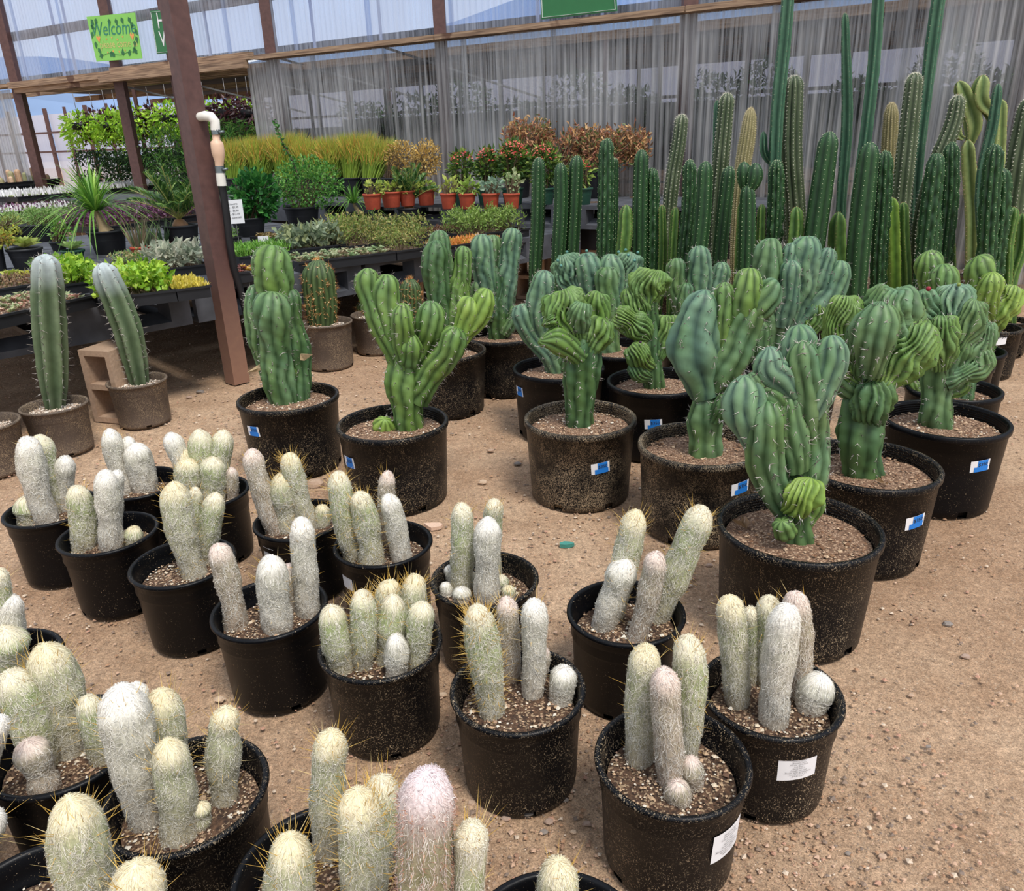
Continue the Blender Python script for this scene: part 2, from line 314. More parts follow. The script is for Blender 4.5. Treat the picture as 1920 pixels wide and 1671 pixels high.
def rocks(mb, P, size, cols, flatten=.6):
    n_ = len(P); O = np.array([[1, 0, 0], [-1, 0, 0], [0, 1, 0], [0, -1, 0], [0, 0, 1], [0, 0, -1]], float)
    V = O[None]*(size[:, None, None]*(.6+.7*rng.random((n_, 6, 1)))); an = rng.random(n_)*6.28; c, s = np.cos(an), np.sin(an)
    X = V[..., 0]*c[:, None]-V[..., 1]*s[:, None]; Y = V[..., 0]*s[:, None]+V[..., 1]*c[:, None]; V = np.stack([X, Y, V[..., 2]*flatten], -1)+P[:, None]
    V = V[:, :5]; F = np.array([[0, 2, 4], [2, 1, 4], [1, 3, 4], [3, 0, 4]])
    cols = np.array([lin(c_) for c_ in cols]); k = rng.integers(0, len(cols), n_)
    mb.add(V.reshape(-1, 3), T=(np.arange(n_)[:, None, None]*5+F[None]).reshape(-1, 3), C=np.repeat(cols[k], 5, axis=0))
def leaves(mb, P, D, L, w, C, fold=.15, up=None):
    """diamond leaves starting at P along D"""
    n_ = len(P); D = D/(np.linalg.norm(D, axis=1)[:, None]+1e-9); rnd = rng.normal(size=(n_, 3)) if up is None else np.broadcast_to(np.array(up, float), (n_, 3))+.3*rng.normal(size=(n_, 3))
    sd = np.cross(D, rnd); sd /= np.linalg.norm(sd, axis=1)[:, None]+1e-9; nn = np.cross(sd, D); L = np.broadcast_to(L, (n_,))[:, None]; w = np.broadcast_to(w, (n_,))[:, None]
    V = np.stack([P, P+D*L*.5+sd*w/2+nn*L*fold, P+D*L, P+D*L*.5-sd*w/2+nn*L*fold], 1)
    C = np.asarray(C); C = np.broadcast_to(C, (n_, 3)) if C.ndim == 1 else C
    mb.add(V.reshape(-1, 3), Q=np.arange(n_*4).reshape(-1, 4), C=np.repeat(C, 4, axis=0))
def pick(cols, n_, var=.12):
    A = np.array([lin(c) for c in cols]); return A[rng.integers(0, len(A), n_)]*(1+var*rng.normal(size=(n_, 1))).clip(.5, 1.5)
# ---------------------------------------------------------------- the setting: ground, hills, greenhouse
g = MB()
xs = np.concatenate([np.linspace(-60, -6, 20), np.linspace(-5.6, 6, 90), np.linspace(6.6, 60, 20)]); ys = np.concatenate([np.linspace(-4, 0, 8), np.linspace(.3, 8, 80), np.linspace(8.6, 90, 30)])
X, Y = np.meshgrid(xs, ys); Pg = np.stack([X, Y, 0*X], -1); Z = .006*vnoise(Pg, 2.2)+.003*vnoise(Pg, 9, 3.0)-.006
Pg[..., 2] = Z; g.grid(Pg); ground = struct('ground', g, 'ground', smooth=True)
# loose gravel, and the larger stones one by one
mb = MB(); n_ = 85000
yy = .75+7*rng.random(n_)**1.6; xx = (rng.random(n_)*2-1)*(.35+.78*yy); k = np.clip(.62+.55*vnoise(np.stack([xx, yy, 0*xx], -1), 1.6, 5)-.38*(xx > .25+.35*yy), .12, 1) > rng.random(n_)*.9
P = np.stack([xx, yy, .002*np.ones(n_)], -1)[k]; rocks(mb, P, (.0014+.0052*rng.random(len(P))**4)*(1+.12*P[:, 1]), ['b08a6c', 'a88468', 'c4a288', '8f7a6a', 'd0bca6', '9a7a64', 'b39478', 'c8a890', 'b88e78', '847468'])
gr = part('gravel', mb, 'chips', ground, 'stuff', smooth=False)
STONES = [(884, 1506, 9), (989, 1525, 13), (1030, 1541, 10), (830, 1303, 9), (1654, 1606, 9), (1777, 1170, 10), (1810, 1231, 9), (1475, 1592, 6), (590, 908, 19), (1020, 1560, 8), (948, 1535, 9), (412, 1312, 11), (440, 1310, 8),
 (1060, 1500, 7), (1100, 1545, 9), (1075, 1560, 7), (1708, 1304, 6), (970, 870, 8), (1005, 855, 8), (905, 905, 10), (1620, 1470, 6), (1740, 1400, 6), (1330, 1060, 7), (790, 1000, 9), (920, 845, 7), (375, 735, 8), (355, 745, 6), (300, 1140, 6), (1650, 1330, 5), (1590, 1600, 6)]
sc_ = ['b59a84', '8a8078', 'a89080', 'c4ab92']
for i, (x, y, w) in enumerate(STONES):
    p = at(x, y); mb = MB(); r = w*mpp(p)*.9; th = np.linspace(0, 2*np.pi, 9)[:-1]; V = []
    for a, (rr, zz) in enumerate([(1, -.1), (1.05, .22), (.7, .5)]): V.append(np.stack([np.cos(th)*rr*r*(.8+.4*rng.random(8)), .75*np.sin(th)*rr*r*(.8+.4*rng.random(8)), np.full(8, zz*r)], -1)+p)
    V = np.array(V); mb.grid(V, wrap=True, C=lin(sc_[i % 4])); mb.add([V[2].mean(0)+[0, 0, .05*r]]+list(V[2]), T=[(0, 1+j, 1+(j+1) % 8) for j in range(8)], C=lin(sc_[i % 4])); part('stone', mb, 'chips', ground, smooth=False)

# hills far off
hb = MB(); a = np.linspace(-75, 75, 90); az = np.radians(a)
for (D, h0, sgn) in ((420, 66, 1.0), (300, 30, 2.3)):
    top = h0*(.75+.25*np.sin(az*2.6*sgn+.4)+.08*np.sin(az*9+sgn)+.04*np.sin(az*23))
    V = np.stack([np.stack([D*k_*np.sin(az), D*k_*np.cos(az), top*z_+0*az], -1) for k_, z_ in ((.85, -.02), (.92, .45), (1, 1), (1.15, .6))]); hb.grid(V, C=lin((104, 122, 120)) if D > 350 else lin((86, 104, 88)))
simple('hill', (118, 140, 172), 1, var=.2, scale=.02); hills = struct('hills', hb, 'hill', smooth=True)

# greenhouse front wall: posts, rails, corrugated sheets
wallE = bpy.data.objects.new('wall_back', None); COL.objects.link(wallE); wallE['kind'] = 'structure'; wallE.location = wallp(0, 0)
def sheet(a0, a1, z0, z1, off, pitch, amp, mat, name='corrugated_panel'):
    mb = MB(); n2 = int(abs(a1-a0)/pitch*6); aa = np.linspace(a0, a1, n2); o = off+amp*np.sin(aa/pitch*2*np.pi)
    zz = np.linspace(z0, z1, 3); V = np.stack([np.stack([wallp(x_, z_, o_) for x_, o_ in zip(aa, o)]) for z_ in zz]); mb.grid(V); return struct(name, mb, mat, wallE, smooth=True)
A_OPEN0, A_OPEN1 = 6.1, 11.2
edges = np.arange(6.1, -9, -1.05)
for i in range(len(edges)-1): sheet(edges[i]+.05, edges[i+1]-.02, .12, 2.34, -.09-.012*(i % 2), .076, .011, 'poly_low')
sheet(15.5, 13.2, .3, 2.32, -.09, .076, .011, 'poly_low'); sheet(13.2, 11.35, .3, 2.32, -.1, .076, .011, 'poly_low')
for i in range(22): a0 = 15.5-1.12*i; sheet(a0+.05, a0-1.12-.02, 2.42, 4.1, .05+.01*(i % 2), .076, .009, 'poly_up', 'upper_panel')
def wbar(a0, z0, a1, z1, w, h, off, mat, name): mb = MB(); mb.bar(wallp(a0, z0, off), wallp(a1, z1, off), w, h); return struct(name, mb, mat, wallE)
for a in (13.3, 11.25, 8.75, 7.55, 5.85, 3.35, .62, -2.1, -4.8): wbar(a, -.1, a, 4.3, .13, .13, .06 if a < 6 else -.02, 'brown_paint', 'post')
# top sill boards over the sheets, doubled boards over the opening
for (a0, a1) in ((15, 11.3), (5.95, 3.3), (3.28, .6), (.58, -2.4), (-2.42, -6)): wbar(a0, 2.375, a1, 2.375, .2, .05, -.06, 'old_wood', 'header_board')
for (a0, a1, z, o) in ((11.3, 8.6, 2.37, -.1), (8.7, 6.0, 2.4, -.14), (8.9, 6.05, 2.31, -.2), (11.3, 8.8, 2.30, -.05)): wbar(a0, z, a1, z, .09, .085, o, 'old_wood', 'header_board')
for o in (.1, .3, .5, .7): wbar(11.4, 2.31+.02*(o > .2), 5.9, 2.31, .16, .05, o, 'old_wood', 'soffit_board')
for (a0, a1) in ((15, 11), (11, 8.6), (8.6, 6), (6, 1), (1, -6)): wbar(a0, 3.06, a1, 3.06, .05, .12, .12, 'old_wood', 'rail')
for (a0, a1, z) in ((6, -5, .98), (6, -5, .86), (6, -5, .3)): wbar(a0, z, a1, z, .04, .1, .02, 'old_wood', 'lower_rail')
for a in (12.0, 10.2, 9.9, 7.0, 5.2, 4.2, 2.2, 1.5, -.6): wbar(a, 2.42, a, 4.1, .03, .03, .12, 'poly_far', 'seam_strip')
# inside the greenhouse: roof, far wall, beams, hedges
def far(a, z, off): return wallp(a, z, off)
roof = MB()
for o0, o1 in ((.9, 1.7), (3.0, 5.6), (5.6, 9.0)): V = np.array([[far(a, 2.62, o) for a in np.linspace(-9, 16, 12)] for o in (o0, o1)]); roof.grid(V)
struct('ceiling', roof, 'dark_interior')
fw_ = bpy.data.objects.new('wall_far', None); COL.objects.link(fw_); fw_['kind'] = 'structure'; fw_.location = far(0, 0, 9)
for i in range(19):
    mb = MB(); a0 = 32-2.2*i; mb.grid(np.array([[far(a, z, 9) for a in (a0, a0-2.15)] for z in (.2, 2.62)])); struct('panel', mb, 'poly_far', fw_)
    mb = MB(); mb.bar(far(a0, 0, 8.9), far(a0, 2.8, 8.9), .1); struct('mullion', mb, 'brown_paint', fw_)
    mb = MB(); mb.bar(far(a0-1.1, 0, 8.9), far(a0-1.1, 2.8, 8.9), .07); struct('mullion', mb, 'brown_paint', fw_)
for z in (1.45, 2.05): mb = MB(); mb.bar(far(32, z, 8.88), far(-9, z, 8.88), .06); struct('rail', mb, 'brown_paint', fw_)
for j, o in enumerate((2.2, 4.0, 6.0)):
    mb = MB(); mb.bar(far(16, 2.5, o), far(-8, 2.5, o), .08, .1); struct('trim_%d' % (j+1), mb, 'old_wood')
PLB = ['leftmost in the doorway', 'left of the lime green hanging plants', 'behind the first purple hanging plant', 'just left of the middle doorway post', 'just right of the middle doorway post', 'behind the big rusty post', 'behind the first ribbed sheet', 'behind the golden shrubs', 'behind the red-flowered shrubs', 'behind the tallest slim columns', 'rear row, seen between the hanging plants', 'rear row, behind the third doorway post', 'rear row, behind the pencil plants', 'rear row, behind the dry shrubs', 'rear row, behind the frosted spiny column']
BLB = ['left of the lime green plant', 'over the lime green plant', 'left of the middle post', 'right of the middle post', 'behind the big rusty post']
for j, (a, o) in enumerate(((12.6, 3), (11.3, 3), (9.6, 3.4), (8.4, 2.6), (7.4, 3.2), (6.4, 3), (5, 3.6), (2.7, 3), (.9, 3.4), (-1.6, 3), (10.4, 5.5), (8.6, 6), (5.8, 5.5), (3, 6), (0, 5.6))):
    mb = MB(); mb.bar(far(a, 0, o), far(a, 2.55, o), .06); t_ = solo('steel_post', mb, 'brown_paint', 'slim brown roof post inside the greenhouse, %s' % PLB[j], 'post', far(a, 0, o), 'inner roof posts', False)
for j, a in enumerate((11, 9.6, 8.2, 6.8, 5.0)):
    mb = MB(); mb.bar(far(a, 2.55, .8), far(a-1.2, 1.9, 3.2), .025); solo('roof_brace', mb, 'steel', 'thin slanting steel brace in the doorway, '+BLB[j], 'brace', far(a, 2.55, .8), 'slanting roof braces', False)

def blob_leaves(mb, C, R, n_, L, w, cols, shell=.55, up=.4, droop=0):
    D = rng.normal(size=(n_, 3)); D /= np.linalg.norm(D, axis=1)[:, None]; r = shell+(1-shell)*rng.random(n_)**.6
    P = np.array(C)+D*r[:, None]*np.array(R); D2 = D+np.array([0, 0, up-droop])+.5*rng.normal(size=(n_, 3)); leaves(mb, P, D2, L*(.6+.8*rng.random(n_)), w*(.7+.6*rng.random(n_)), pick(cols, n_))
HG = ['2c4a26', '3a5a2c', '24401f', '4b6b35']; BR = ['b4e040', 'c8ec58', '94c838', 'a4d040']; PU = ['4a2a30', '5c3338', '3c2228', '6a4040']
simple('hedge', (42, 52, 36), .9, var=.5, scale=12)
# hedge-like rows of potted shrubs beyond the wall (seen as dark masses)
for (a0, a1, o, z0, z1, lab) in ((12.8, 5.6, 2.0, .75, 1.28, 'long bench of dark green bedding plants inside the open doorway'), (6.2, .8, 2.0, .4, 1.82, 'dark green shrub mass behind the ribbed sheets, left of the middle wall post'), (.7, -2.6, 1.8, .3, 1.84, 'dark shrub mass behind the ribbed sheets, between the two right wall posts'), (-2.7, -7, 1.8, .3, 1.84, 'dark shrub mass behind the ribbed sheets at the far right end'), (14, 4.5, 5.2, .6, 1.5, 'rear bench of dark shrubs deep inside the greenhouse, seen through the doorway')):
    mb = MB(); n_ = int(1500*abs(a1-a0)); a = a0+(a1-a0)*rng.random(n_); o_ = o+.5*(rng.random(n_)-.5)*2; z = z0+(z1-z0)*(1-rng.random(n_)**2)*(1+.12*np.sin(a*3.1)+.1*np.sin(a*7.7))
    P = W0+WD*a[:, None]+WN*o_[:, None]; P[:, 2] = z; leaves(mb, P, rng.normal(size=(n_, 3))+[0, 0, .6], .05+.06*rng.random(n_), .03, pick(HG, n_))
    loc = far((a0+a1)/2, 0, o); root = thing('shrub_bench', lab, 'shrubs', loc); part('foliage', mb, 'leaf', root, 'stuff', smooth=False)
    mb = MB(); zb_ = z0 if z0 > .6 else 1.66; mb.bar(far(a0, zb_/2+.03, o), far(a1, zb_/2+.03, o), .8, zb_); part('bench' if z0 > .55 else 'hedge_core', mb, 'black_plastic' if z0 > .55 else 'hedge', root, smooth=False)
HB = [(150, 238, 'g'), (180, 232, 'p'), (205, 238, 'g'), (222, 232, 'p'), (250, 228, 'g'), (285, 226, 'p'), (318, 224, 'g'), (388, 220, 'g'), (428, 214, 'p'), (452, 218, 'g'), (470, 215, 'p')]
HL = ['leftmost one beside the far white panes', 'second from the left', 'third from the left', 'just left of the middle doorway post', 'just right of the middle doorway post', 'in front of the third doorway post', 'left of the big rusty post', 'just right of the white pipe elbow', 'second to the right of the pipe elbow', 'third to the right of the pipe elbow', 'rightmost, beside the first ribbed sheet']
for i, (x, y, k) in enumerate(HB):
    p, _ = on_wall(x, y, 2.6+.3*(i % 2)); root = thing('hanging_basket', '%s trailing plant hung in the doorway, %s' % ('lime green' if k == 'g' else 'dark purple', HL[i]), 'hanging plant', p, 'trailing plants hung in the doorway')
    mb = MB(); cols = BR if k == 'g' else PU
    blob_leaves(mb, p, (.36, .3, .30), 420, .10, .05, cols, .3, 0, .5)
    for j in range(14):
        an = rng.random()*6.28; q = p+[.28*math.cos(an), .28*math.sin(an), -.1]; m_ = 9; P = q+np.stack([np.zeros(m_), np.zeros(m_), -np.linspace(0, .2+.35*rng.random(), m_)], -1); leaves(mb, P, rng.normal(size=(m_, 3))+[0, 0, -.5], .08, .04, pick(cols, m_))
    part('foliage', mb, 'leaf', root, 'stuff', smooth=False)
    mb = MB(); mb.lathe([(.0, -.05), (.13, -.05), (.17, .08), (.165, .08), (.12, -.03)], p, 16); part('basket', mb, 'black_plastic', root)
    mb = MB(); mb.bar(p+[0, 0, .05], [p[0], p[1], 2.5], .008); part('hanger', mb, 'steel', root)

# ---------------------------------------------------------------- lettering
TXT = {}
def text_pts(s, size, font_shear=0):
    cu = bpy.data.curves.new('lettering', 'FONT'); cu.body = s; cu.size = size; cu.align_x = 'CENTER'; cu.resolution_u = 2; cu.shear = font_shear
    o = bpy.data.objects.new('lettering', cu); COL.objects.link(o); dg = bpy.context.evaluated_depsgraph_get(); me = bpy.data.meshes.new_from_object(o.evaluated_get(dg))
    V = np.array([v.co[:] for v in me.vertices]).reshape(-1, 3); T = []
    for p_ in me.polygons:
        v = list(p_.vertices); T += [(v[0], v[i], v[i+1]) for i in range(1, len(v)-1)]
    bpy.data.objects.remove(o); bpy.data.meshes.remove(me); bpy.data.curves.remove(cu); return V, T
def board(name, corners, mat, label, cat, thick=.012):
    """flat board from its 4 world corners tl, tr, br, bl"""
    c = np.array(corners, float); n_ = np.cross(c[1]-c[0], c[3]-c[0]); n_ /= np.linalg.norm(n_)
    if n_ @ (CAMP-c[0]) < 0: n_ = -n_
    root = thing(name, label, cat, c.mean(0)); mb = MB(); b_ = c-n_*thick; mb.add(np.concatenate([c, b_]), [(0, 1, 2, 3), (7, 6, 5, 4), (0, 4, 5, 1), (1, 5, 6, 2), (2, 6, 7, 3), (3, 7, 4, 0)]); part('board', mb, mat, root, smooth=False)
    return root, c, n_
def bil(c, u, v): return (c[0]*(1-u)+c[1]*u)*(1-v)+(c[3]*(1-u)+c[2]*u)*v
def letter(root, c, n_, s, u, v, size, mat, shear=0, sx=1.0):
    V, T = text_pts(s, size, shear)
    if not len(V): return
    eu = (c[1]-c[0]); W_ = np.linalg.norm(eu); eu /= W_; ev = (c[0]-c[3]); ev /= np.linalg.norm(ev); mb = MB(); mb.add(bil(c, u, v)+n_*.003+V[:, :1]*eu*sx+V[:, 1:2]*ev, T=T); part('lettering', mb, mat, root, smooth=False)
def wallc(pts, off): return [on_wall(x, y, off)[0] for x, y in pts]
r_, c, n_ = board('welcome_sign', wallc([(162, 31), (252, 23), (266, 109), (181, 115)], -.12), 'sign_lime', 'lime green hand-painted sign reading Welcome, bordered with painted ivy leaves', 'sign')
W_ = np.linalg.norm(c[1]-c[0]); letter(r_, c, n_, 'Welcome', .5, .44, W_*.235, 'teal_print', .25); letter(r_, c, n_, 'please come in', .56, .72, W_*.13, 'pale_print')
mb = MB(); eu = (c[1]-c[0])/W_; ev = (c[0]-c[3])/np.linalg.norm(c[0]-c[3])
for (u, v, a_) in [(.08, .06, -1), (.2, .05, -2), (.46, .08, -1.6), (.6, .09, -1.5), (.72, .07, -1.4), (.86, .08, -1.2), (.05, .2, -.5), (.06, .33, -2), (.93, .2, -2.2), (.95, .35, -1), (.08, .55, -1.7), (.1, .7, -1), (.92, .6, -2), (.9, .75, -2.4), (.1, .9, .3), (.34, .92, .9), (.44, .93, 2.3), (.62, .92, 1.4), (.74, .93, 1), (.92, .9, 2), (.95, .5, -1.4)]:
    d_ = eu*math.cos(a_)+ev*math.sin(a_); s_ = -eu*math.sin(a_)+ev*math.cos(a_); q = bil(c, u, v)+n_*.003; l_ = W_*.095; mb.add([q, q+d_*l_*.35+s_*l_*.36, q+d_*l_, q+d_*l_*.35-s_*l_*.36], [(0, 1, 2, 3)])
us = np.linspace(.08, .94, 20)
for i in range(19): p0 = bil(c, us[i], .86+.03*math.sin(us[i]*14))+n_*.002; p1 = bil(c, us[i+1], .86+.03*math.sin(us[i+1]*14))+n_*.002; mb.bar(p0, p1, .004, .002)
part('painted_leaves', mb, 'leaf_print', r_, 'stuff', smooth=False)
mb = MB()
for (u, v, s_) in [(.16, .5, 1.6), (.88, .5, 1.6), (.33, .52, .5), (.45, .5, .5), (.56, .55, .6), (.68, .5, .5), (.3, .82, .5), (.42, .8, .5), (.55, .82, .5), (.68, .8, .5)]:
    q = bil(c, u, v)+n_*.003; l_ = W_*.03*s_; mb.add([q-ev*l_, q+eu*l_*.9+ev*l_*.3, q+ev*l_*.3, q-eu*l_*.9+ev*l_*.3, q+eu*l_*.5+ev*l_, q-eu*l_*.5+ev*l_], T=[(0, 1, 2), (0, 2, 3), (1, 4, 2), (2, 5, 3)])
part('painted_hearts', mb, 'orange_print', r_, 'stuff', smooth=False)
r_, c, n_ = board('herb_sign', wallc([(281, 20), (352, 13), (364, 94), (294, 101)], -.12), 'sign_green', 'dark green sign with white letters, half hidden behind the big rusty post', 'sign')
W_ = np.linalg.norm(c[1]-c[0]); letter(r_, c, n_, 'Herbs', .50, .42, W_*.36, 'white_paper', sx=.8); letter(r_, c, n_, 'Veg', .36, .84, W_*.36, 'white_paper', sx=.8)
mb = MB()
for i in range(4): k_ = [(.02, .03), (.98, .03), (.98, .97), (.02, .97)]; mb.bar(bil(c, *k_[i])+n_*.002, bil(c, *k_[(i+1) % 4])+n_*.002, .008, .002)
part('border_line', mb, 'white_paper', r_, smooth=False)
r_, c, n_ = board('green_sign', wallc([(1010, -70), (1150, -84), (1157, 20), (1015, 36)], -.12), 'sign_green', 'plain dark green sign with white edge line, cut off by the top of the photo', 'sign')
mb = MB()
for i in range(4): k_ = [(.02, .03), (.98, .03), (.98, .97), (.02, .97)]; mb.bar(bil(c, *k_[i])+n_*.002, bil(c, *k_[(i+1) % 4])+n_*.002, .012, .002)
part('border_line', mb, 'white_paper', r_, smooth=False)

# ---------------------------------------------------------------- the big steel post and its water line
pb = at(446, 716); mb = MB(); ca, sa = math.cos(.85), math.sin(.85); w = .053
ring = [(-w, -w), (w, -w), (w, w), (-w, w)]; V = []
for z in (0, 3.6): V += [(pb[0]+x_*ca-y_*sa, pb[1]+x_*sa+y_*ca, z) for x_, y_ in ring]
mb.add(V, [(0, 1, 5, 4), (1, 2, 6, 5), (2, 3, 7, 6), (3, 0, 4, 7), (4, 5, 6, 7)])
solo('steel_post', mb, 'brown_paint', 'big brown square steel post standing in the dirt, muddy at its foot', 'post', pb, smooth=False)
Yp = pb[1]-.02
def PX(x, y, dy=0): return on_y(x, y, Yp+dy)[0]
root = thing('water_pipe', 'white plastic elbow and union fittings feeding a black hose down the big post', 'pipe', PX(405, 250))
mb = MB(); mb.pipe([PX(372, 219, .0), PX(385, 217, -.02), PX(396, 219, -.03), PX(403, 227, -.03), PX(404, 244, -.03)], [.022, .026, .027, .026, .026], 14); part('elbow', mb, 'white_pvc', root)
for (y0, y1) in ((243, 252), (311, 324)): mb = MB(); mb.pipe([PX(404+(y0-243)*.1, y0, -.03), PX(405+(y1-243)*.1, y1, -.03)], .026, 12); mb.bar(PX(404+(y0-243)*.1+6, (y0+y1)/2, -.04), PX(404+(y0-243)*.1+16, (y0+y1)/2-1, -.04), .02, .014); part('hose_clamp', mb, 'galvanised', root)
mb = MB(); mb.pipe([PX(405, 252, -.03), PX(406, 262, -.03), PX(406, 266, -.03), PX(407, 272, -.03), PX(409, 286, -.03), PX(410, 292, -.03), PX(411, 303, -.03), PX(411, 311, -.03)], [.022, .022, .034, .037, .037, .034, .026, .024], 8); part('union', mb, 'peach_plastic', root)
mb = MB(); mb.pipe([PX(413, 324, -.03), PX(416, 348, -.03)], .026, 14); part('sleeve', mb, 'white_pvc', root)
mb = MB(); mb.pipe([PX(416, 345, -.02), PX(423, 390, -.01), PX(430, 450), PX(438, 500, .02), PX(450, 540, .05), PX(462, 590, .07), PX(466, 640, .09)], .021, 12); part('hose', mb, 'black_plastic', root)

# ---------------------------------------------------------------- pallet tables on concrete blocks
TZ = .60
E0, E1 = at(0, 598, TZ), at(395, 537, TZ); TD = (E1-E0)/np.linalg.norm(E1-E0); TS = np.array([-TD[1], TD[0], 0])
def pallet_mesh(L=1.18, D=1.0, H=.20):
    mb = MB(); t_ = .035
    mb.box((0, 0, H-t_), (L, D, H))                                   # deck
    for y0, y1 in ((0, .05), (D-.05, D)):
        mb.box((0, y0, 0), (L, y1, .035)); mb.box((0, y0, .035), (.12, y1, H-t_)); mb.box((L-.12, y0, .035), (L, y1, H-t_)); mb.box((L/2-.17, y0, .035), (L/2+.17, y1, H-t_))
    for x0, x1 in ((0, .12), (L/2-.17, L/2+.17), (L-.12, L)): mb.box((x0, .05, 0), (x1, D-.05, .03))
    for x0, x1 in ((.12, L/2-.17), (L/2+.17, L-.12)):                  # sloping lips in the fork openings
        mb.add([(x0, 0, .035), (x1, 0, .035), (x1-.03, .10, .085), (x0+.03, .10, .085), (x0, .12, .03), (x1, .12, .03)], [(0, 1, 2, 3), (3, 2, 5, 4)])
        mb.add([(x0, 0, .035), (x0+.03, .1, .05), (x0+.03, .1, H-t_), (x0, 0, H-t_)], [(0, 1, 2, 3)]); mb.add([(x1, 0, .035), (x1-.03, .1, .05), (x1-.03, .1, H-t_), (x1, 0, H-t_)], [(3, 2, 1, 0)])
    return mb.mesh('pallet', 'pallet_plastic', smooth=False)
PAL = pallet_mesh(); NPAL = [0]
def pallet(O, ang, label, group='black pallets used as benches', sx=1):
    o = bpy.data.objects.new('pallet', PAL); COL.objects.link(o); o.location = [float(v) for v in O]; o.rotation_euler = (0, 0, ang); o['label'] = label; o['category'] = 'pallet'; o['group'] = group; o.scale = (sx, 1, 1)
angT = math.atan2(TD[1], TD[0]); cols_lab = ['beyond the left edge of the photo', 'under the tray of flat rosettes at the left edge', 'under the bright green tray left of the big post', 'behind the big post', 'under the grey-green trays right of the big post', 'under the orange tray behind the blue-green cacti', 'by the three smooth columns']
for r in range(4):
    for i in range(7):
        O = E0+TD*(1.215*(i-1)-.22+.0)+TS*(1.05*r)
        room = (-1.27-(O-W0) @ WN)/(TD @ WN)
        if room < .3 or (r > 0 and i < 1): continue
        pallet([O[0], O[1], TZ-.20], angT, sx=min(1, room/1.2), label='%s black plastic pallet bench %s' % (['front', 'second', 'third', 'rear'][r]+'-row', cols_lab[i]))
BLK = MB(); b_ = .2
for z in (0, .2):
    BLK.box((0, 0, z+.002), (.4, .03, z+.198)); BLK.box((0, .17, z+.002), (.4, .2, z+.198))
    for x0 in (0, .185, .37): BLK.box((x0, .03, z+.002), (x0+.03, .17, z+.198))
def cinder(O, ang, label, stand=True):
    """one hollow concrete block, set on its side so that its two holes face out"""
    mb = MB(); c_, s_ = math.cos(ang), math.sin(ang); M = np.array([[c_, s_, 0], [-s_, c_, 0], [0, 0, 1]])
    if stand:   # on end: 0.2 wide, 0.4 tall, holes to the front
        for x0 in (0, .17): mb.box((x0, 0, 0), (x0+.03, .2, .4), M=M, O=O)
        for z0 in (0, .185, .37): mb.box((.03, 0, z0), (.17, .2, z0+.03), M=M, O=O)
    else:
        for z0 in (0, .17): mb.box((0, 0, z0), (.4, .2, z0+.03), M=M, O=O)
        for x0 in (0, .185, .37): mb.box((x0, 0, .03), (x0+.03, .2, .17), M=M, O=O)
    solo('concrete_block', mb, 'concrete', label, 'concrete block', O, 'blocks holding up the pallet benches', False)
def blockat(x, y, lab, ang=None, H=.4): p = at(x, y, 0); cinder([p[0], p[1], 0], angT+math.radians(4) if ang is None else ang, lab)
blockat(178, 790, 'tan concrete block stood on end beside the leaning silvery column cactus', angT+math.radians(-62))
blockat(575, 655, 'dusty concrete block behind the blue-green cactus with dried tags', angT)
blockat(762, 612, 'concrete block in the shade right of the golden-spined column', angT)
blockat(968, 560, 'pale concrete block at the right end of the front pallet row', angT-1.2)
blockat(1015, 560, 'concrete block with square holes between the first and second smooth green columns', angT-.9)
for (x, y, lab) in ((1090, 548, 'lower concrete block right of the third smooth column'), (1180, 530, 'concrete block behind the light green five-ribbed cactus')):
    p = at(x, y, 0); cinder([p[0], p[1], 0], angT-.8, lab); cinder([p[0], p[1], .4], angT-.8, lab.replace('lower ', '').replace('concrete block', 'upper concrete block'), )
# second tier along the wall
T2 = .80; angW = math.atan2(-WD[1], -WD[0])
t2lab = ['by the far left door post', 'left of the doorway plants', 'under the plant tags left of the big post', 'under the plant tags behind the ponytail palm', 'behind the sago palm', 'right behind the big post', 'under the pencil plants', 'under the golden shrub', 'under the terracotta pots', 'under the red-flowered shrubs', 'under the dry brown shrubs', 'at the right end of the wall bench']
for i, a in enumerate(np.arange(12.6, .2, -1.2)):
    O = wallp(a, T2-.2, -1.25); pallet(O, angW, 'black raised pallet along the wall, %s' % t2lab[min(i, 11)], 'raised pallets along the wall')
for i, a in enumerate(np.arange(12.5, .2, -1.2)):
    O = wallp(a, 0, -1.1); cinder([O[0], O[1], 0], angW, 'shaded block under the wall bench, %s' % t2lab[min(i, 11)])
    mb = MB(); c_, s_ = math.cos(angW), math.sin(angW); M = np.array([[c_, s_, 0], [-s_, c_, 0], [0, 0, 1]]); mb.box((0, 0, 0), (1.0, .6, .2), M=M, O=[O[0], O[1], .4]); solo('plastic_crate', mb, 'black_plastic', 'black crate of the wall bench, %s' % t2lab[min(i, 11)], 'crate', [O[0], O[1], .4], 'crates under the wall bench', False)
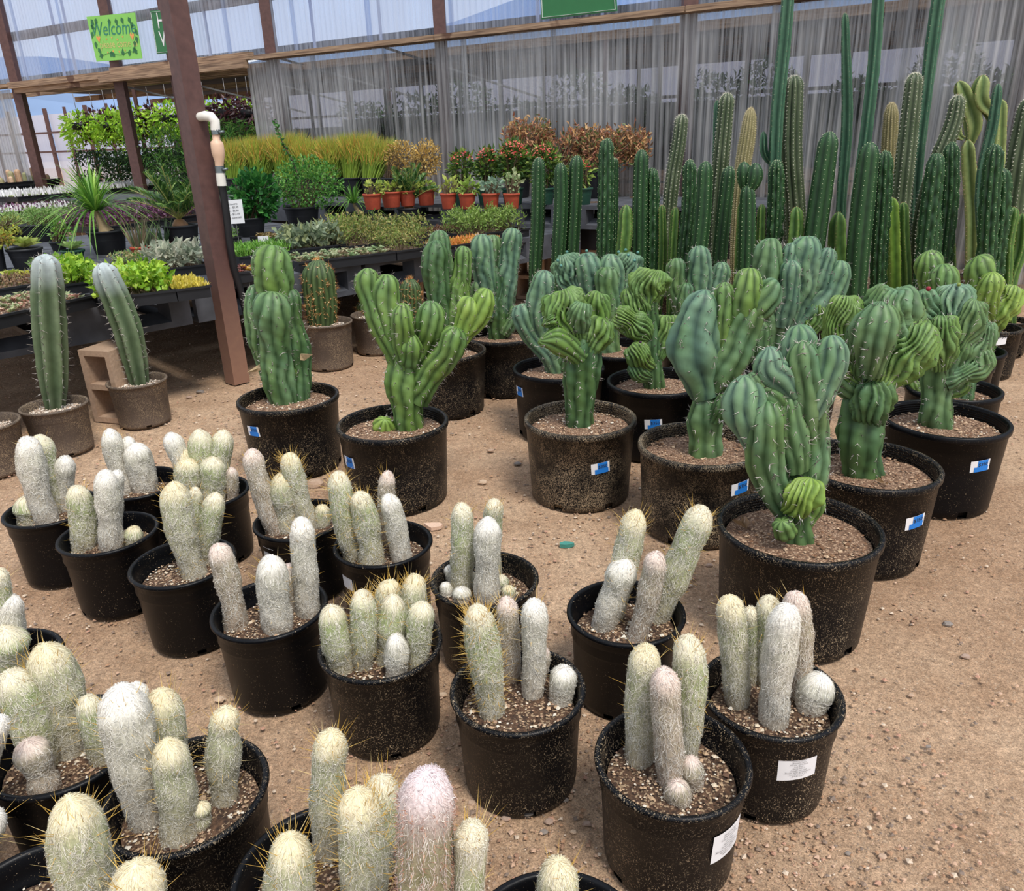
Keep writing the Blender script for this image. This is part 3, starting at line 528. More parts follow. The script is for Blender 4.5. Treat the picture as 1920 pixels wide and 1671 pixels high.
# ---------------------------------------------------------------- pots
POTM = {}
def pot(root, C, R, H, kind, mat, fill=.05, nohole=False):
    """nursery pot with rolled lip; returns soil height and soil radius. mesh data shared between alike pots"""
    key = (kind, round(R, 4), round(H, 4), mat)
    if key not in POTM:
        mb = MB()
        if kind == 'big':
            rb = R*.89; rt = R*.968
            body = [(0, .004), (rb*.97, .002), (rb, .006), (rb+.001, .03), (rb+(rt-rb)*.5, H*.5), (rt-.001, H-.024), (R-.003, H-.024), (R, H-.020), (R, H-.004), (R-.004, H), (R-.013, H), (R-.016, H-.004)]
            ins = []
            for k_ in range(5): z = H-.008-.009*k_; ins += [(R-.016-.0004*k_, z), (R-.019-.0004*k_, z-.003), (R-.019-.0004*k_, z-.006)]
            prof = body+ins+[(R-.022, H-.1), (rb-.01, .012), (0, .012)]; nu = 72
            skip = [(2, j+d_) for j in range(4, 72, 12) for d_ in (0, 1)]+[(1, j+d_) for j in range(4, 72, 12) for d_ in (0, 1)]
        else:
            rb = R*.85; rt = R*.93
            prof = [(0, .004), (rb*.95, .002), (rb, .007), (rb+.002, .02), (rt-.003, H*.72), (rt-.0015, H*.73), (rt-.001, H*.75), (rt+.001, H*.76), (rt, H*.86), (rt+.002, H*.87), (rt+.004, H-.014), (R-.002, H-.013), (R+.001, H-.008), (R, H-.003), (R-.004, H), (R-.010, H-.001), (R-.013, H-.006), (rt-.006, H-.03), (rt-.007, H-.05), (rt-.010, H-.053), (rt-.012, H*.6), (rb-.008, .01), (0, .01)]; nu = 64
            skip = [(2, j+d_) for j in range(3, 64, 16) for d_ in (0, 1)]
        mb.lathe(prof, (0, 0, 0), nu, skip=skip); POTM[key] = mb.mesh('pot', mat)
    o = part('pot', POTM[key], mat, root); o.rotation_euler = (0, 0, rng.random()*6.28)
    ri_ = (R-.022 if kind == 'big' else R*.93-.010)-fill*.08
    return H-fill, ri_
def soil(root, C, zs, rs, mat, chips, nchip, size=.004):
    mb = MB(); rr = np.linspace(0, 1, 12)[:, None]; th = np.arange(40)/40*2*np.pi
    P = np.stack([C[0]+rs*rr*np.cos(th), C[1]+rs*rr*np.sin(th), zs+0*rr*th], -1); P[..., 2] += .005*vnoise(P, 22)-.004*rr; mb.grid(P, wrap=True)
    s_ = part('soil', mb, mat, root)
    if nchip:
        mb = MB(); chips_on(mb, (C[0], C[1], zs+.002), rs*.97, nchip, size, chips); chips_on(mb, (C[0], C[1], zs+.001), rs*.95, nchip//8, size*1.9, chips); part('grit', mb, 'chips', s_, 'stuff', smooth=False)
PUM = ['d8c8b0', 'c8a888', 'e4dccc', 'b09078', '6e5546', 'bfa283', '4c3a30']; PALE = ['e2d8ca', 'd4c6b4', 'cbb8a4', 'b8a08c', 'ece6dc', 'a08a78']; BRN = ['7a5a44', '9a785c', 'b8987c', '5c4434', 'caae90']

def sticker(root, C, R, H, rb, px, py, w, h, mat='white_paper', kind='blue', text=None, dx=0, tilt=0.0):
    """paper label curved round the pot where the pixel's ray meets it"""
    d = ray(px, py); o = CAMP-np.array([C[0], C[1], 0]); r0 = (R*.96+rb)/2
    for _ in range(6):
        A = d[0]**2+d[1]**2; B_ = 2*(o[0]*d[0]+o[1]*d[1]); c_ = o[0]**2+o[1]**2-r0**2; D_ = B_*B_-4*A*c_
        if D_ < 0: t = -B_/2/A
        else: t = (-B_-math.sqrt(D_))/2/A
        q = CAMP+d*t; z = q[2]; r0 = rb+(R*.955-rb)*min(max(z/(H-.02), 0), 1)
    a0 = math.atan2(q[1]-C[1], q[0]-C[0])
    def place(x, y, off): # x right as seen from outside, y up
        x, y = x*math.cos(tilt)-y*math.sin(tilt), x*math.sin(tilt)+y*math.cos(tilt); zz = z+y; rr = rb+(R*.955-rb)*zz/(H-.02)+off; a = a0+x/rr
        return np.stack([C[0]+rr*np.cos(a), C[1]+rr*np.sin(a), zz], -1)
    def patch(x0, x1, y0, y1, off, m_, nm):
        mb = MB(); u = np.linspace(x0, x1, 9); V = np.stack([place(u, np.full(9, y_), off) for y_ in np.linspace(y0, y1, 3)]); mb.grid(V); return part(nm, mb, m_, root)
    lab = patch(-w/2, w/2, -h/2, h/2, .0022, 'white_paper', 'price_label' if kind == 'blue' else 'plant_label')
    def words(s, x, y, size, m_):
        V, T = text_pts(s, size); 
        if len(V): mb = MB(); mb.add(place(V[:, 0]+x, V[:, 1]+y, .0042), T=T); part('lettering', mb, m_, lab, smooth=False)
    if kind == 'blue':
        for (x0, x1, y0, y1) in ((-w*.16, w*.38, -h*.1, h*.5), (-w*.32, w*.42, -h*.5, -h*.08)):
            mb = MB(); u = np.linspace(x0, x1, 7); V = np.stack([place(u, np.full(7, y_), .0032) for y_ in (y0, y1)]); mb.grid(V); part('blue_print', mb, 'blue_sticker', lab)
        words(text or '$350', w*.11, 0, h*.42, 'ink')
    elif text:
        n_ = len(text); 
        for i, s_ in enumerate(text): words(s_, 0, h*(.38-.8*i/n_), h*.72/n_, 'ink')

# ---------------------------------------------------------------- woolly cacti in small pots
RS, HS = .148, .25
def woolly(root, tp, bp, C, w, kind, idx, w2=None, lean=0.0):
    zs = HS-.055; B = at(bp[0], bp[1], zs)
    if bp[1] > 1671: pass
    dC = np.array([B[0]-C[0], B[1]-C[1]]); rr = np.linalg.norm(dC); mxr = RS*.93-.02-w/2*mpp(B)*.6
    if rr > mxr: dC *= mxr/rr; B = np.array([C[0]+dC[0], C[1]+dC[1], zs])
    tip, mp = on_y(tp[0], tp[1], B[1]-lean); r1 = w/2*mpp(tip); r0 = (w2 or w*.86)/2*mpp(B)
    B = B-[0, 0, .012]
    L = np.linalg.norm(tip-B); 
    if L < r1*1.4: tip = B+(tip-B)/L*r1*1.4; L = r1*1.4
    k = 6; t = np.linspace(0, 1, k); P = B+(tip-B)*t[:, None]; bend = (rng.random(3)-.5)*L*.06; P += np.sin(t*np.pi)[:, None]*bend*[1, 1, 0]
    Rr = r0+(r1-r0)*np.clip(t*1.5, 0, 1); Rr *= 1+.05*rng.normal(size=k); Rr[-1] = r1*.97
    S = surf(P, Rr, 40, 26, ribs=20 if kind != 'r' else 16, rd=.07 if kind != 'r' else .14, cap=1.5 if L > r1*4.5 else 1.02, lump=.07, lk=50, seed=rng.random()*50, pw=2.0, waist=.045)
    V, Nr, rib, vv, (Cc, Rc) = S
    GRN, TAN, WHT, TOP = {'w': ('bcb8a4', 'aea08e', 'eae4d8', 'f4efe6'), 'g': ('9aa66e', 'a8987a', 'd4ceb8', 'efe4c8'), 'y': ('a6aa80', 'a89a80', 'd8d0ba', 'f0e2bc'), 'p': ('a39a80', '9a8470', 'cfbfae', 'ecd8cc'), 'r': ('8c8a60', 'a07a70', 'cbb4ac', 'e9d9d9')}[kind]
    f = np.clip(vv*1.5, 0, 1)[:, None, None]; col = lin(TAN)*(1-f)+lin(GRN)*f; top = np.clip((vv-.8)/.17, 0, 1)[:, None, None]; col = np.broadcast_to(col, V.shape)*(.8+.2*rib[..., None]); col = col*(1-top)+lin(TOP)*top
    nn = .5+.5*vnoise(V, 70, 3)[..., None]; col = col*(1-.45*nn)+lin(WHT)*.45*nn
    mb = MB(); addsurf(mb, S, col); st = part('stem', mb, 'wool_skin', root)
    # wool: thin curly ribbons lying over the ribs
    near = 1.9/ (mpp(B)*FPX+.4); area = 2*np.pi*Rc.mean()*L; n_ = int(min(max(area*38000*min(near, 1.4), 260), 2600)); kk, nu = V.shape[:2]
    v0 = rng.random(n_)*(kk-2); u0 = rng.random(n_)*nu; A = rng.random(n_)*2*np.pi; mer = np.clip((v0/kk-.62)/.22, 0, 1) if kind != 'r' else np.ones(n_); A = np.where(rng.random(n_) < mer, np.pi/2+.35*rng.normal(size=n_), A); ln = (.011+.012*rng.random(n_)); rv = np.maximum(np.interp(v0, np.arange(kk), Rc), .006)
    du = np.cos(A)*ln/(2*np.pi*rv)*nu*.8; dv = np.sin(A)*ln/(L/kk)*.8; steps = 4; pts = []; 
    wob = rng.normal(size=(n_,))*.9; oamp = .001+.003*rng.random(n_)**3; wob = wob*(1-.7*mer)
    for s_ in range(steps):
        q = s_/(steps-1)-.5; vq = v0+dv*q+np.sin(q*5+A)*wob*.8; uq = u0+du*q+np.cos(q*6+A)*wob*1.1
        Pq = sample(V, vq, uq); Nq = sample(Nr, vq, uq); pts.append(Pq+Nq*(.0006+oamp*np.cos(q*np.pi)**2)[:, None])
    pts = np.array(pts); tg = pts[-1]-pts[0]; sd = np.cross(tg, sample(Nr, v0, u0)); sd /= np.linalg.norm(sd, axis=1)[:, None]+1e-9
    hw = (.00028+.00022*rng.random(n_))*(mpp(B)/.00125)**.7; G = np.stack([pts-sd*hw[:, None], pts+sd*hw[:, None]], 2)  # steps,n,2,3
    idx_ = np.arange(n_)[None]*2+np.arange(steps-1)[:, None]*n_*2; Q = np.stack([idx_, idx_+1, idx_+1+2*n_, idx_+2*n_], -1).reshape(-1, 4)
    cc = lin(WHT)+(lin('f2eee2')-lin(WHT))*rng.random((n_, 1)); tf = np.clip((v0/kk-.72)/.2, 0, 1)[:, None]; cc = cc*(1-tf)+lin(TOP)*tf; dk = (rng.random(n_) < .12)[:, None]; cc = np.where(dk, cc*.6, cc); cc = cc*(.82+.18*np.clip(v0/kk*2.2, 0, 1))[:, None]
    hair = MB(); hair.add(G.reshape(-1, 3), Q, C=np.tile(np.repeat(cc, 2, axis=0), (steps, 1))); part('wool', hair, 'wool_hair', st, 'stuff', smooth=False)
    if kind == 'r':      # rusty spine tufts in rows down the ribs
        m_ = 2600; v = rng.random(m_)*(kk-8); cr = rib.argmax(1)[v.astype(int)]; u = cr+rng.integers(0, 16, m_)*nu/16+.25*rng.normal(size=m_); sp = MB(); spikes(sp, sample(V, v, u), sample(Nr, v, u)*.7+rng.normal(size=(m_, 3))*.55, .004+.008*rng.random(m_), .0004, pick(['b08070', 'c8a090', 'dcc4b8', '9c6c5c', 'c89878'], m_)); part('spines', sp, 'spine', st, 'stuff', smooth=False)
    # long golden spines
    ns = {'w': 10, 'g': 70, 'y': 90, 'p': 16, 'r': 60}[kind] if idx is None else idx; ns = int(ns*1.7*min(1, L/.12))
    if ns:
        v = (1-rng.random(ns)**1.7)*(kk-5); u = (np.floor(rng.random(ns)*20)+.0)*nu/20; P_ = sample(V, v, u); N_ = sample(Nr, v, u); T_ = (tip-B)/L
        D = N_+T_*(.25+1.0*(v/kk)[:, None]**3)+.35*rng.normal(size=(ns, 3)); sp = MB(); spikes(sp, P_, D, (.012+.028*rng.random(ns))*(.8+.5*(v/kk)), .0006, pick(['c9a24a', 'dcb868', 'c09848', 'd8c088'], ns)); part('spines', sp, 'spine', st, 'stuff', smooth=False)

LT = ['Dwarf Old Man', '(Espostoa nana)', 'Full sun - part shade', 'Low water', 'Hardy to 25 F', 'Growth: rate slow', 'Blooms: white spring/summer', 'Size: (H x W) 2\' x 2\'', '$68.00 w/ pot']
G_ = 'white woolly cacti in small black pots'
# name, rim centre px, label, pot material, stems (tip x,y, base x,y, width, kind[, spines, w2, lean])
SMALL = [
 ('A', (1260.5, 1418), 'front-right black pot of three tall woolly stems and two hairy pups', 'pot_flecked', [(1213, 1210, 1199, 1419, 62, 'y', 14, 56), (1291, 1193, 1285, 1417, 62, 'g', 30, 46), (1245, 1257, 1262, 1468, 60, 'p', 0, 46, .0), (1296, 1421, 1300, 1470, 40, 'p', 0, 40), (1270, 1466, 1272, 1498, 50, 'p', 0, 48)]),
 ('A2', (1446, 1294), 'black pot with printed white plant label and round pup leaning over its rim', 'pot_flecked', [(1368, 1118, 1384, 1318, 58, 'y', 8, 40), (1407, 1140, 1405, 1276, 34, 'g', 6), (1441, 1118, 1432, 1251, 52, 'g', 20, 36), (1490, 1111, 1512, 1297, 52, 'p', 8, 40), (1477, 1134, 1451, 1350, 66, 'w', 0, 50), (1541, 1266, 1536, 1322, 66, 'w', 0, 56)]),
 ('K', (1173.5, 1143), 'black pot whose four woolly stems lean right, the longest ending in golden spines', 'pot_clean', [(1194, 957, 1148, 1158, 54, 'y', 60, 38), (1321, 950, 1232, 1158, 60, 'g', 60, 44), (1176, 1049, 1128, 1174, 54, 'w', 14, 40), (1231, 1036, 1192, 1196, 48, 'p', 0, 36)]),
 ('F', (970.5, 1287), 'black pot with one golden-spined fat column and a furry ball at right', 'pot_flecked', [(893, 1137, 923, 1333, 64, 'g', 190, 46), (949, 1121, 956, 1271, 42, 'p', 40, 36), (1001, 1124, 998, 1300, 48, 'w', 14, 40), (1019, 1213, 1020, 1255, 30, 'p', 0), (1060, 1251, 1051, 1311, 50, 'w', 0, 46)]),
 ('G', (713, 1203), 'black pot crowded with seven yellow-green woolly stems bristling with long golden spines', 'pot_flecked', [(621, 1135, 636, 1252, 58, 'g', 8, 50), (678, 1107, 678, 1246, 50, 'g', 80, 42), (731, 1089, 730, 1203, 56, 'y', 90, 44), (781, 1078, 786, 1187, 52, 'y', 90, 44), (735, 1118, 728, 1235, 60, 'g', 20, 52), (793, 1130, 786, 1249, 55, 'g', 14, 42), (742, 1190, 743, 1264, 43, 'w', 4, 40)]),
 ('L', (908.5, 1082), 'black pot with three upright woolly columns ringed by small furry balls', 'pot_flecked', [(865, 944, 862, 1103, 46, 'g', 16, 38), (928, 937, 928, 1074, 40, 'g', 40, 32), (915, 972, 912, 1123, 48, 'w', 0, 40), (840, 1061, 842, 1088, 22, 'w', 6), (834, 1093, 838, 1112, 28, 'w', 0), (864, 1101, 864, 1124, 34, 'w', 0), (889, 1074, 889, 1098, 22, 'g', 0), (939, 1079, 939, 1102, 28, 'g', 8), (953, 1099, 952, 1118, 28, 'y', 14)]),
 ('H', (718, 1015), 'black pot with two spiny fat stems at left and two slim white ones', 'pot_clean', [(632, 884, 658, 1046, 48, 'g', 110, 36), (672, 923, 697, 1054, 50, 'g', 90, 42), (727, 884, 734, 990, 33, 'p', 22, 28), (728, 927, 754, 1048, 43, 'w', 10, 36)]),
 ('T1', (96, 950), 'farthest-left full black pot, four woolly stems, one a low fuzzy ball', 'pot_clean', [(51, 818, 88, 975, 48, 'w', 10, 42), (72, 815, 109, 951, 42, 'g', 10), (122, 855, 131, 935, 36, 'w', 4), (45, 932, 48, 976, 46, 'g', 20, 44)]),
 ('T2', (202.5, 997), 'black pot with two straight woolly columns and a pale pointed pup on the right', 'pot_clean', [(143, 911, 148, 1026, 47, 'g', 20, 44), (197, 881, 208, 1026, 46, 'w', 0, 42), (220, 882, 219, 984, 26, 'w', 0), (251, 988, 251, 1017, 36, 'y', 6)]),
 ('T3', (342.5, 1051), 'black pot with one thick tall column leaning left and a shorter one beside it', 'pot_clean', [(324, 904, 365, 1075, 56, 'y', 50, 46), (405, 925, 406, 1030, 44, 'g', 24), (366, 914, 373, 1025, 26, 'g', 20), (383, 1026, 384, 1044, 18, 'w', 0)]),
 ('T4', (505, 1137), 'black pot with a short thick snow-white stem between two tall slim ones', 'pot_clean', [(408, 1020, 443, 1172, 46, 'p', 0, 40), (508, 1043, 521, 1175, 64, 'w', 14, 56), (540, 1057, 550, 1140, 36, 'p', 8), (564, 972, 580, 1146, 50, 'w', 24, 42)]),
 ('T5', (260, 903), 'black pot behind the others with a fat silvery stem in front of two leaning ones', 'pot_clean', [(206, 804, 237, 920, 36, 'w', 12), (239, 819, 251, 911, 30, 'w', 6), (252, 832, 273, 916, 54, 'w', 0, 48)]),
 ('T6', (385, 920), 'black pot packed with seven stubby pale green woolly stems in the back row', 'pot_clean', [(317, 811, 330, 897, 37, 'w', 6), (373, 806, 383, 892, 48, 'g', 14), (421, 807, 419, 895, 42, 'g', 8), (343, 840, 350, 915, 42, 'y', 30), (350, 860, 359, 945, 48, 'y', 50), (400, 858, 401, 940, 48, 'g', 14), (433, 877, 436, 934, 25, 'p', 10)]),
 ('T7', (563, 971), 'black pot with three stems fanning out, a starburst of golden spines on the rear one', 'pot_clean', [(470, 842, 512, 993, 40, 'p', 24, 38), (541, 849, 580, 988, 44, 'y', 110, 38), (530, 886, 543, 991, 50, 'y', 60, 44), (605, 947, 601, 984, 32, 'y', 20)]),
 ('B', (349.5, 1481), 'large-looking near pot at lower left with four thick stems and a tiny pale ball pup', 'pot_flecked', [(224, 1286, 272, 1536, 94, 'w', 26, 62), (252, 1282, 268, 1440, 40, 'w', 4), (301, 1295, 322, 1461, 72, 'y', 40, 56), (312, 1391, 335, 1562, 70, 'y', 14, 66), (423, 1328, 420, 1494, 63, 'y', 34, 48), (377, 1507, 375, 1548, 36, 'y', 0)]),
 ('B2', (122, 1390), 'near left-edge pot, two fat greenish stems leaning over a stubby brown one', 'pot_clean', [(83, 1210, 137, 1405, 92, 'y', 60, 58), (14, 1260, 81, 1436, 80, 'g', 26, 54), (50, 1390, 83, 1477, 60, 'p', 0, 50), (161, 1305, 190, 1421, 52, 'g', 20, 44)]),
 ('B3', (52, 1718), 'cut-off pot in the lower left corner holding one bulbous white-topped stem', 'pot_clean', [(131, 1499, 180, 1720, 108, 'y', 60, 84)]),
 ('B9', (252, 1925), 'pot below the frame whose rounded white cactus tip shows at the bottom edge', 'pot_clean', [(255, 1622, 262, 1890, 108, 'y', 60, 90), (350, 1800, 352, 1900, 60, 'g', 10)]),
 ('B4', (605, 1637), 'black pot at the bottom of the photo with four spiny pale stems', 'pot_clean', [(621, 1373, 617, 1572, 72, 'y', 50, 56), (670, 1481, 680, 1715, 88, 'y', 130, 80), (715, 1457, 709, 1630, 70, 'g', 110, 64), (545, 1568, 531, 1740, 90, 'y', 80, 84)]),
 ('B6', (745, 2050), 'pot below the frame with the fat pinkish red-brown furry column', 'pot_clean', [(799, 1450, 815, 1830, 116, 'r', 0, 112), (884, 1545, 905, 1790, 64, 'g', 30, 60)]),
 ('B5', (1045, 1795), 'pot at the bottom edge showing only its dark rim and one small round-headed stem', 'pot_clean', [(1047, 1615, 1045, 1780, 74, 'y', 30, 66), (925, 1740, 930, 1810, 50, 'g', 6)]),
 ('B7', (-13, 1245), 'black pot cut by the left edge, with grey furry and fat pale stems', 'pot_clean', [(8, 1179, 15, 1262, 80, 'g', 30, 66), (22, 1117, 38, 1206, 46, 'w', 0, 42), (-2, 1066, 10, 1190, 34, 'g', 8)]),
 ('B8', (-225, 1560), 'pot outside the left edge from which a slim grey spiny stem shows', 'pot_clean', [(2, 1345, 5, 1500, 40, 'w', 20, 36), (-5, 1526, 20, 1640, 80, 'w', 30, 70)]),
]
XY = {}
for (nm, (cx, cy), lab, pm, stems) in SMALL:
    c0 = at(cx, cy, HS); C = np.array([c0[0], c0[1]]); XY[nm] = C; root = thing('potted_woolly_cactus', lab, 'cactus', (C[0], C[1], 0), G_)
    zs, rs = pot(root, C, RS, HS, 'small', pm, .055); soil(root, C, zs, rs, 'soil_dark', PUM, 420 if cy > 1000 else 220, .0028)
    for s_ in stems:
        ns = s_[6] if len(s_) > 6 else None; w2 = s_[7] if len(s_) > 7 else None; woolly(root, s_[:2], s_[2:4], C, s_[4], s_[5], ns, w2)
    rb = RS*.85
    if nm == 'A2': sticker(root, C, RS*.97, HS, rb, 1496, 1440, .083, .058, kind='w', text=LT, tilt=.04)
    if nm == 'A': sticker(root, C, RS*.97, HS, rb, 1364, 1575, .083, .07, kind='w', text=LT)
    if nm == 'H': sticker(root, C, RS*.97, HS, rb, 652, 1090, .05, .05, kind='w')
    if nm == 'T7': sticker(root, C, RS*.97, HS, rb, 505, 1040, .05, .05, kind='w')

# ---------------------------------------------------------------- blue-green candelabra cacti in big pots
RB, HB_ = .222, .33
BG = {'g': ('2c4a1c', '5e8c30', '8cae4a', '60905a'), 'b': ('2c4e44', '58866a', '88ae8a', '689850'), 'd': ('22421e', '446c34', '688e48', '467858'), 'y': ('466618', '7ea634', 'a4c252', '64943c'), 'm': ('2a4c26', '568040', '84a664', '548870')}
def limb(root, B_Y, pts, tone, ribs=8, rd=.2, flat=1.0, pw=2.0, lump=.05, lk=28, sp=1.0, dep=0.0, base=None, cap=1.1, name='arm', mat='cactus_skin', sharp=False, phase=None, spl=.018, nu=None, tw=0, warp=0.0, rexp=.65, fade=0.0, waist=0.0, dots=None):
    """pts: (x, y, width px[, towards camera m]); base depth B_Y"""
    n_ = len(pts); P = []; R = []
    for i, p in enumerate(pts):
        dd = dep*(i/(n_-1))+(p[3] if len(p) > 3 else 0); q, mp = on_y(p[0], p[1], B_Y-dd); P.append(q); R.append(p[2]/2*mp if p[2] else None)
    if R[-1] is None: R[-1] = R[-2]*.98
    if base is not None: P[0] = np.array(base)
    nu = nu or (max(ribs*6, 36) if ribs > 7 else 42); L = sum(np.linalg.norm(P[i+1]-P[i]) for i in range(n_-1)); nv = int(min(max(L/.0095, 14), 58))
    S = surf(P, R, nu, nv, ribs=ribs, rd=rd, flat=flat, cap=cap, pw=pw, lump=lump, lk=lk, seed=rng.random()*40, phase=rng.random()*6 if phase is None else phase, sharp=sharp, twist=tw, warp=warp, rexp=rexp, fade=fade, waist=waist)
    V, Nr, rib, vv, (Cc, Rc) = S; tn = BG[tone] if isinstance(tone, str) else tone; lo, mid, hi = (lin(c) for c in tn[:3]); alt = lin(tn[3]) if len(tn) > 3 else mid
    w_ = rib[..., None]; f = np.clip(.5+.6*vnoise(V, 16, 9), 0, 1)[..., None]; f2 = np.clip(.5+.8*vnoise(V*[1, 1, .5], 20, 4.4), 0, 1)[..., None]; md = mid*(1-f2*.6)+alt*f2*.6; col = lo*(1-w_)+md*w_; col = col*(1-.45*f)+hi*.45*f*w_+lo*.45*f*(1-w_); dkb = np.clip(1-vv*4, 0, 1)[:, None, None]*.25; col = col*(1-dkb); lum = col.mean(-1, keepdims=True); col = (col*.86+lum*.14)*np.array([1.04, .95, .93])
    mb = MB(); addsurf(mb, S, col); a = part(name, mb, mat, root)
    if dots:
        k, nu_ = V.shape[:2]; cr_ = rib.argmax(1); P_, N_ = [], []
        for j in range(ribs):
            vs = np.arange(rng.random()*dots[0]/L*k, k-2, dots[0]/L*k); u = np.array([int(cr_[int(q)]) for q in vs])+j*nu_/ribs; P_.append(sample(V, vs, u)); N_.append(sample(Nr, vs, u))
        P_ = np.concatenate(P_); N_ = np.concatenate(N_); db = MB(); rocks(db, P_+N_*.0005, np.full(len(P_), dots[1]), [dots[2]], 1.0)
        if dots[3]: spikes(db, np.repeat(P_, 4, 0), np.repeat(N_, 4, 0)+.8*rng.normal(size=(len(P_)*4, 3)), dots[3]*(.5+rng.random(len(P_)*4)), .0009, lin(dots[4]))
        part('areoles', db, 'spine', a, 'stuff', smooth=False)
    if sp and ribs:
        k, nu_ = V.shape[:2]; step = .032/max(L, .02)*k; ph = (0 if phase is None else 0); P_, D_, = [], []
        crest = rib.argmax(1)
        for j in range(min(ribs, 10)):
            vs = np.arange(step*(.3+.7*rng.random()), k-3, step)
            if not len(vs): continue
            i0 = vs.astype(int); base_u = np.array([int(c_) for c_ in crest[i0]]); u = (base_u+j*nu_/min(ribs, 10))
            P_.append(sample(V, vs, u)); D_.append(sample(Nr, vs, u))
        if P_:
            P_ = np.concatenate(P_); D_ = np.concatenate(D_); sb = MB(); m_ = 4; PP = np.repeat(P_, m_, 0); DD = np.repeat(D_, m_, 0)+.75*rng.normal(size=(len(P_)*m_, 3)); ok = rng.random(len(PP)) < sp
            spikes(sb, PP[ok], DD[ok], spl*(.5+.8*rng.random(ok.sum())), .0011, pick(['3c3634', '6c625c', 'b8b0a8', 'd0c8c0'], ok.sum())); part('spines', sb, 'spine', a, 'stuff', smooth=False)
    return a
def bead(root, x, y, Y, r, c): 
    q, _ = on_y(x, y, Y); mb = MB(); th = np.linspace(-np.pi/2, np.pi/2, 7); mb.lathe([(r*math.cos(t)+1e-5, r*math.sin(t)) for t in th], q, 10, C=lin(c)); part('fruit', mb, 'cactus_skin', root)
GB = 'blue-green candelabra cacti in big black pots'
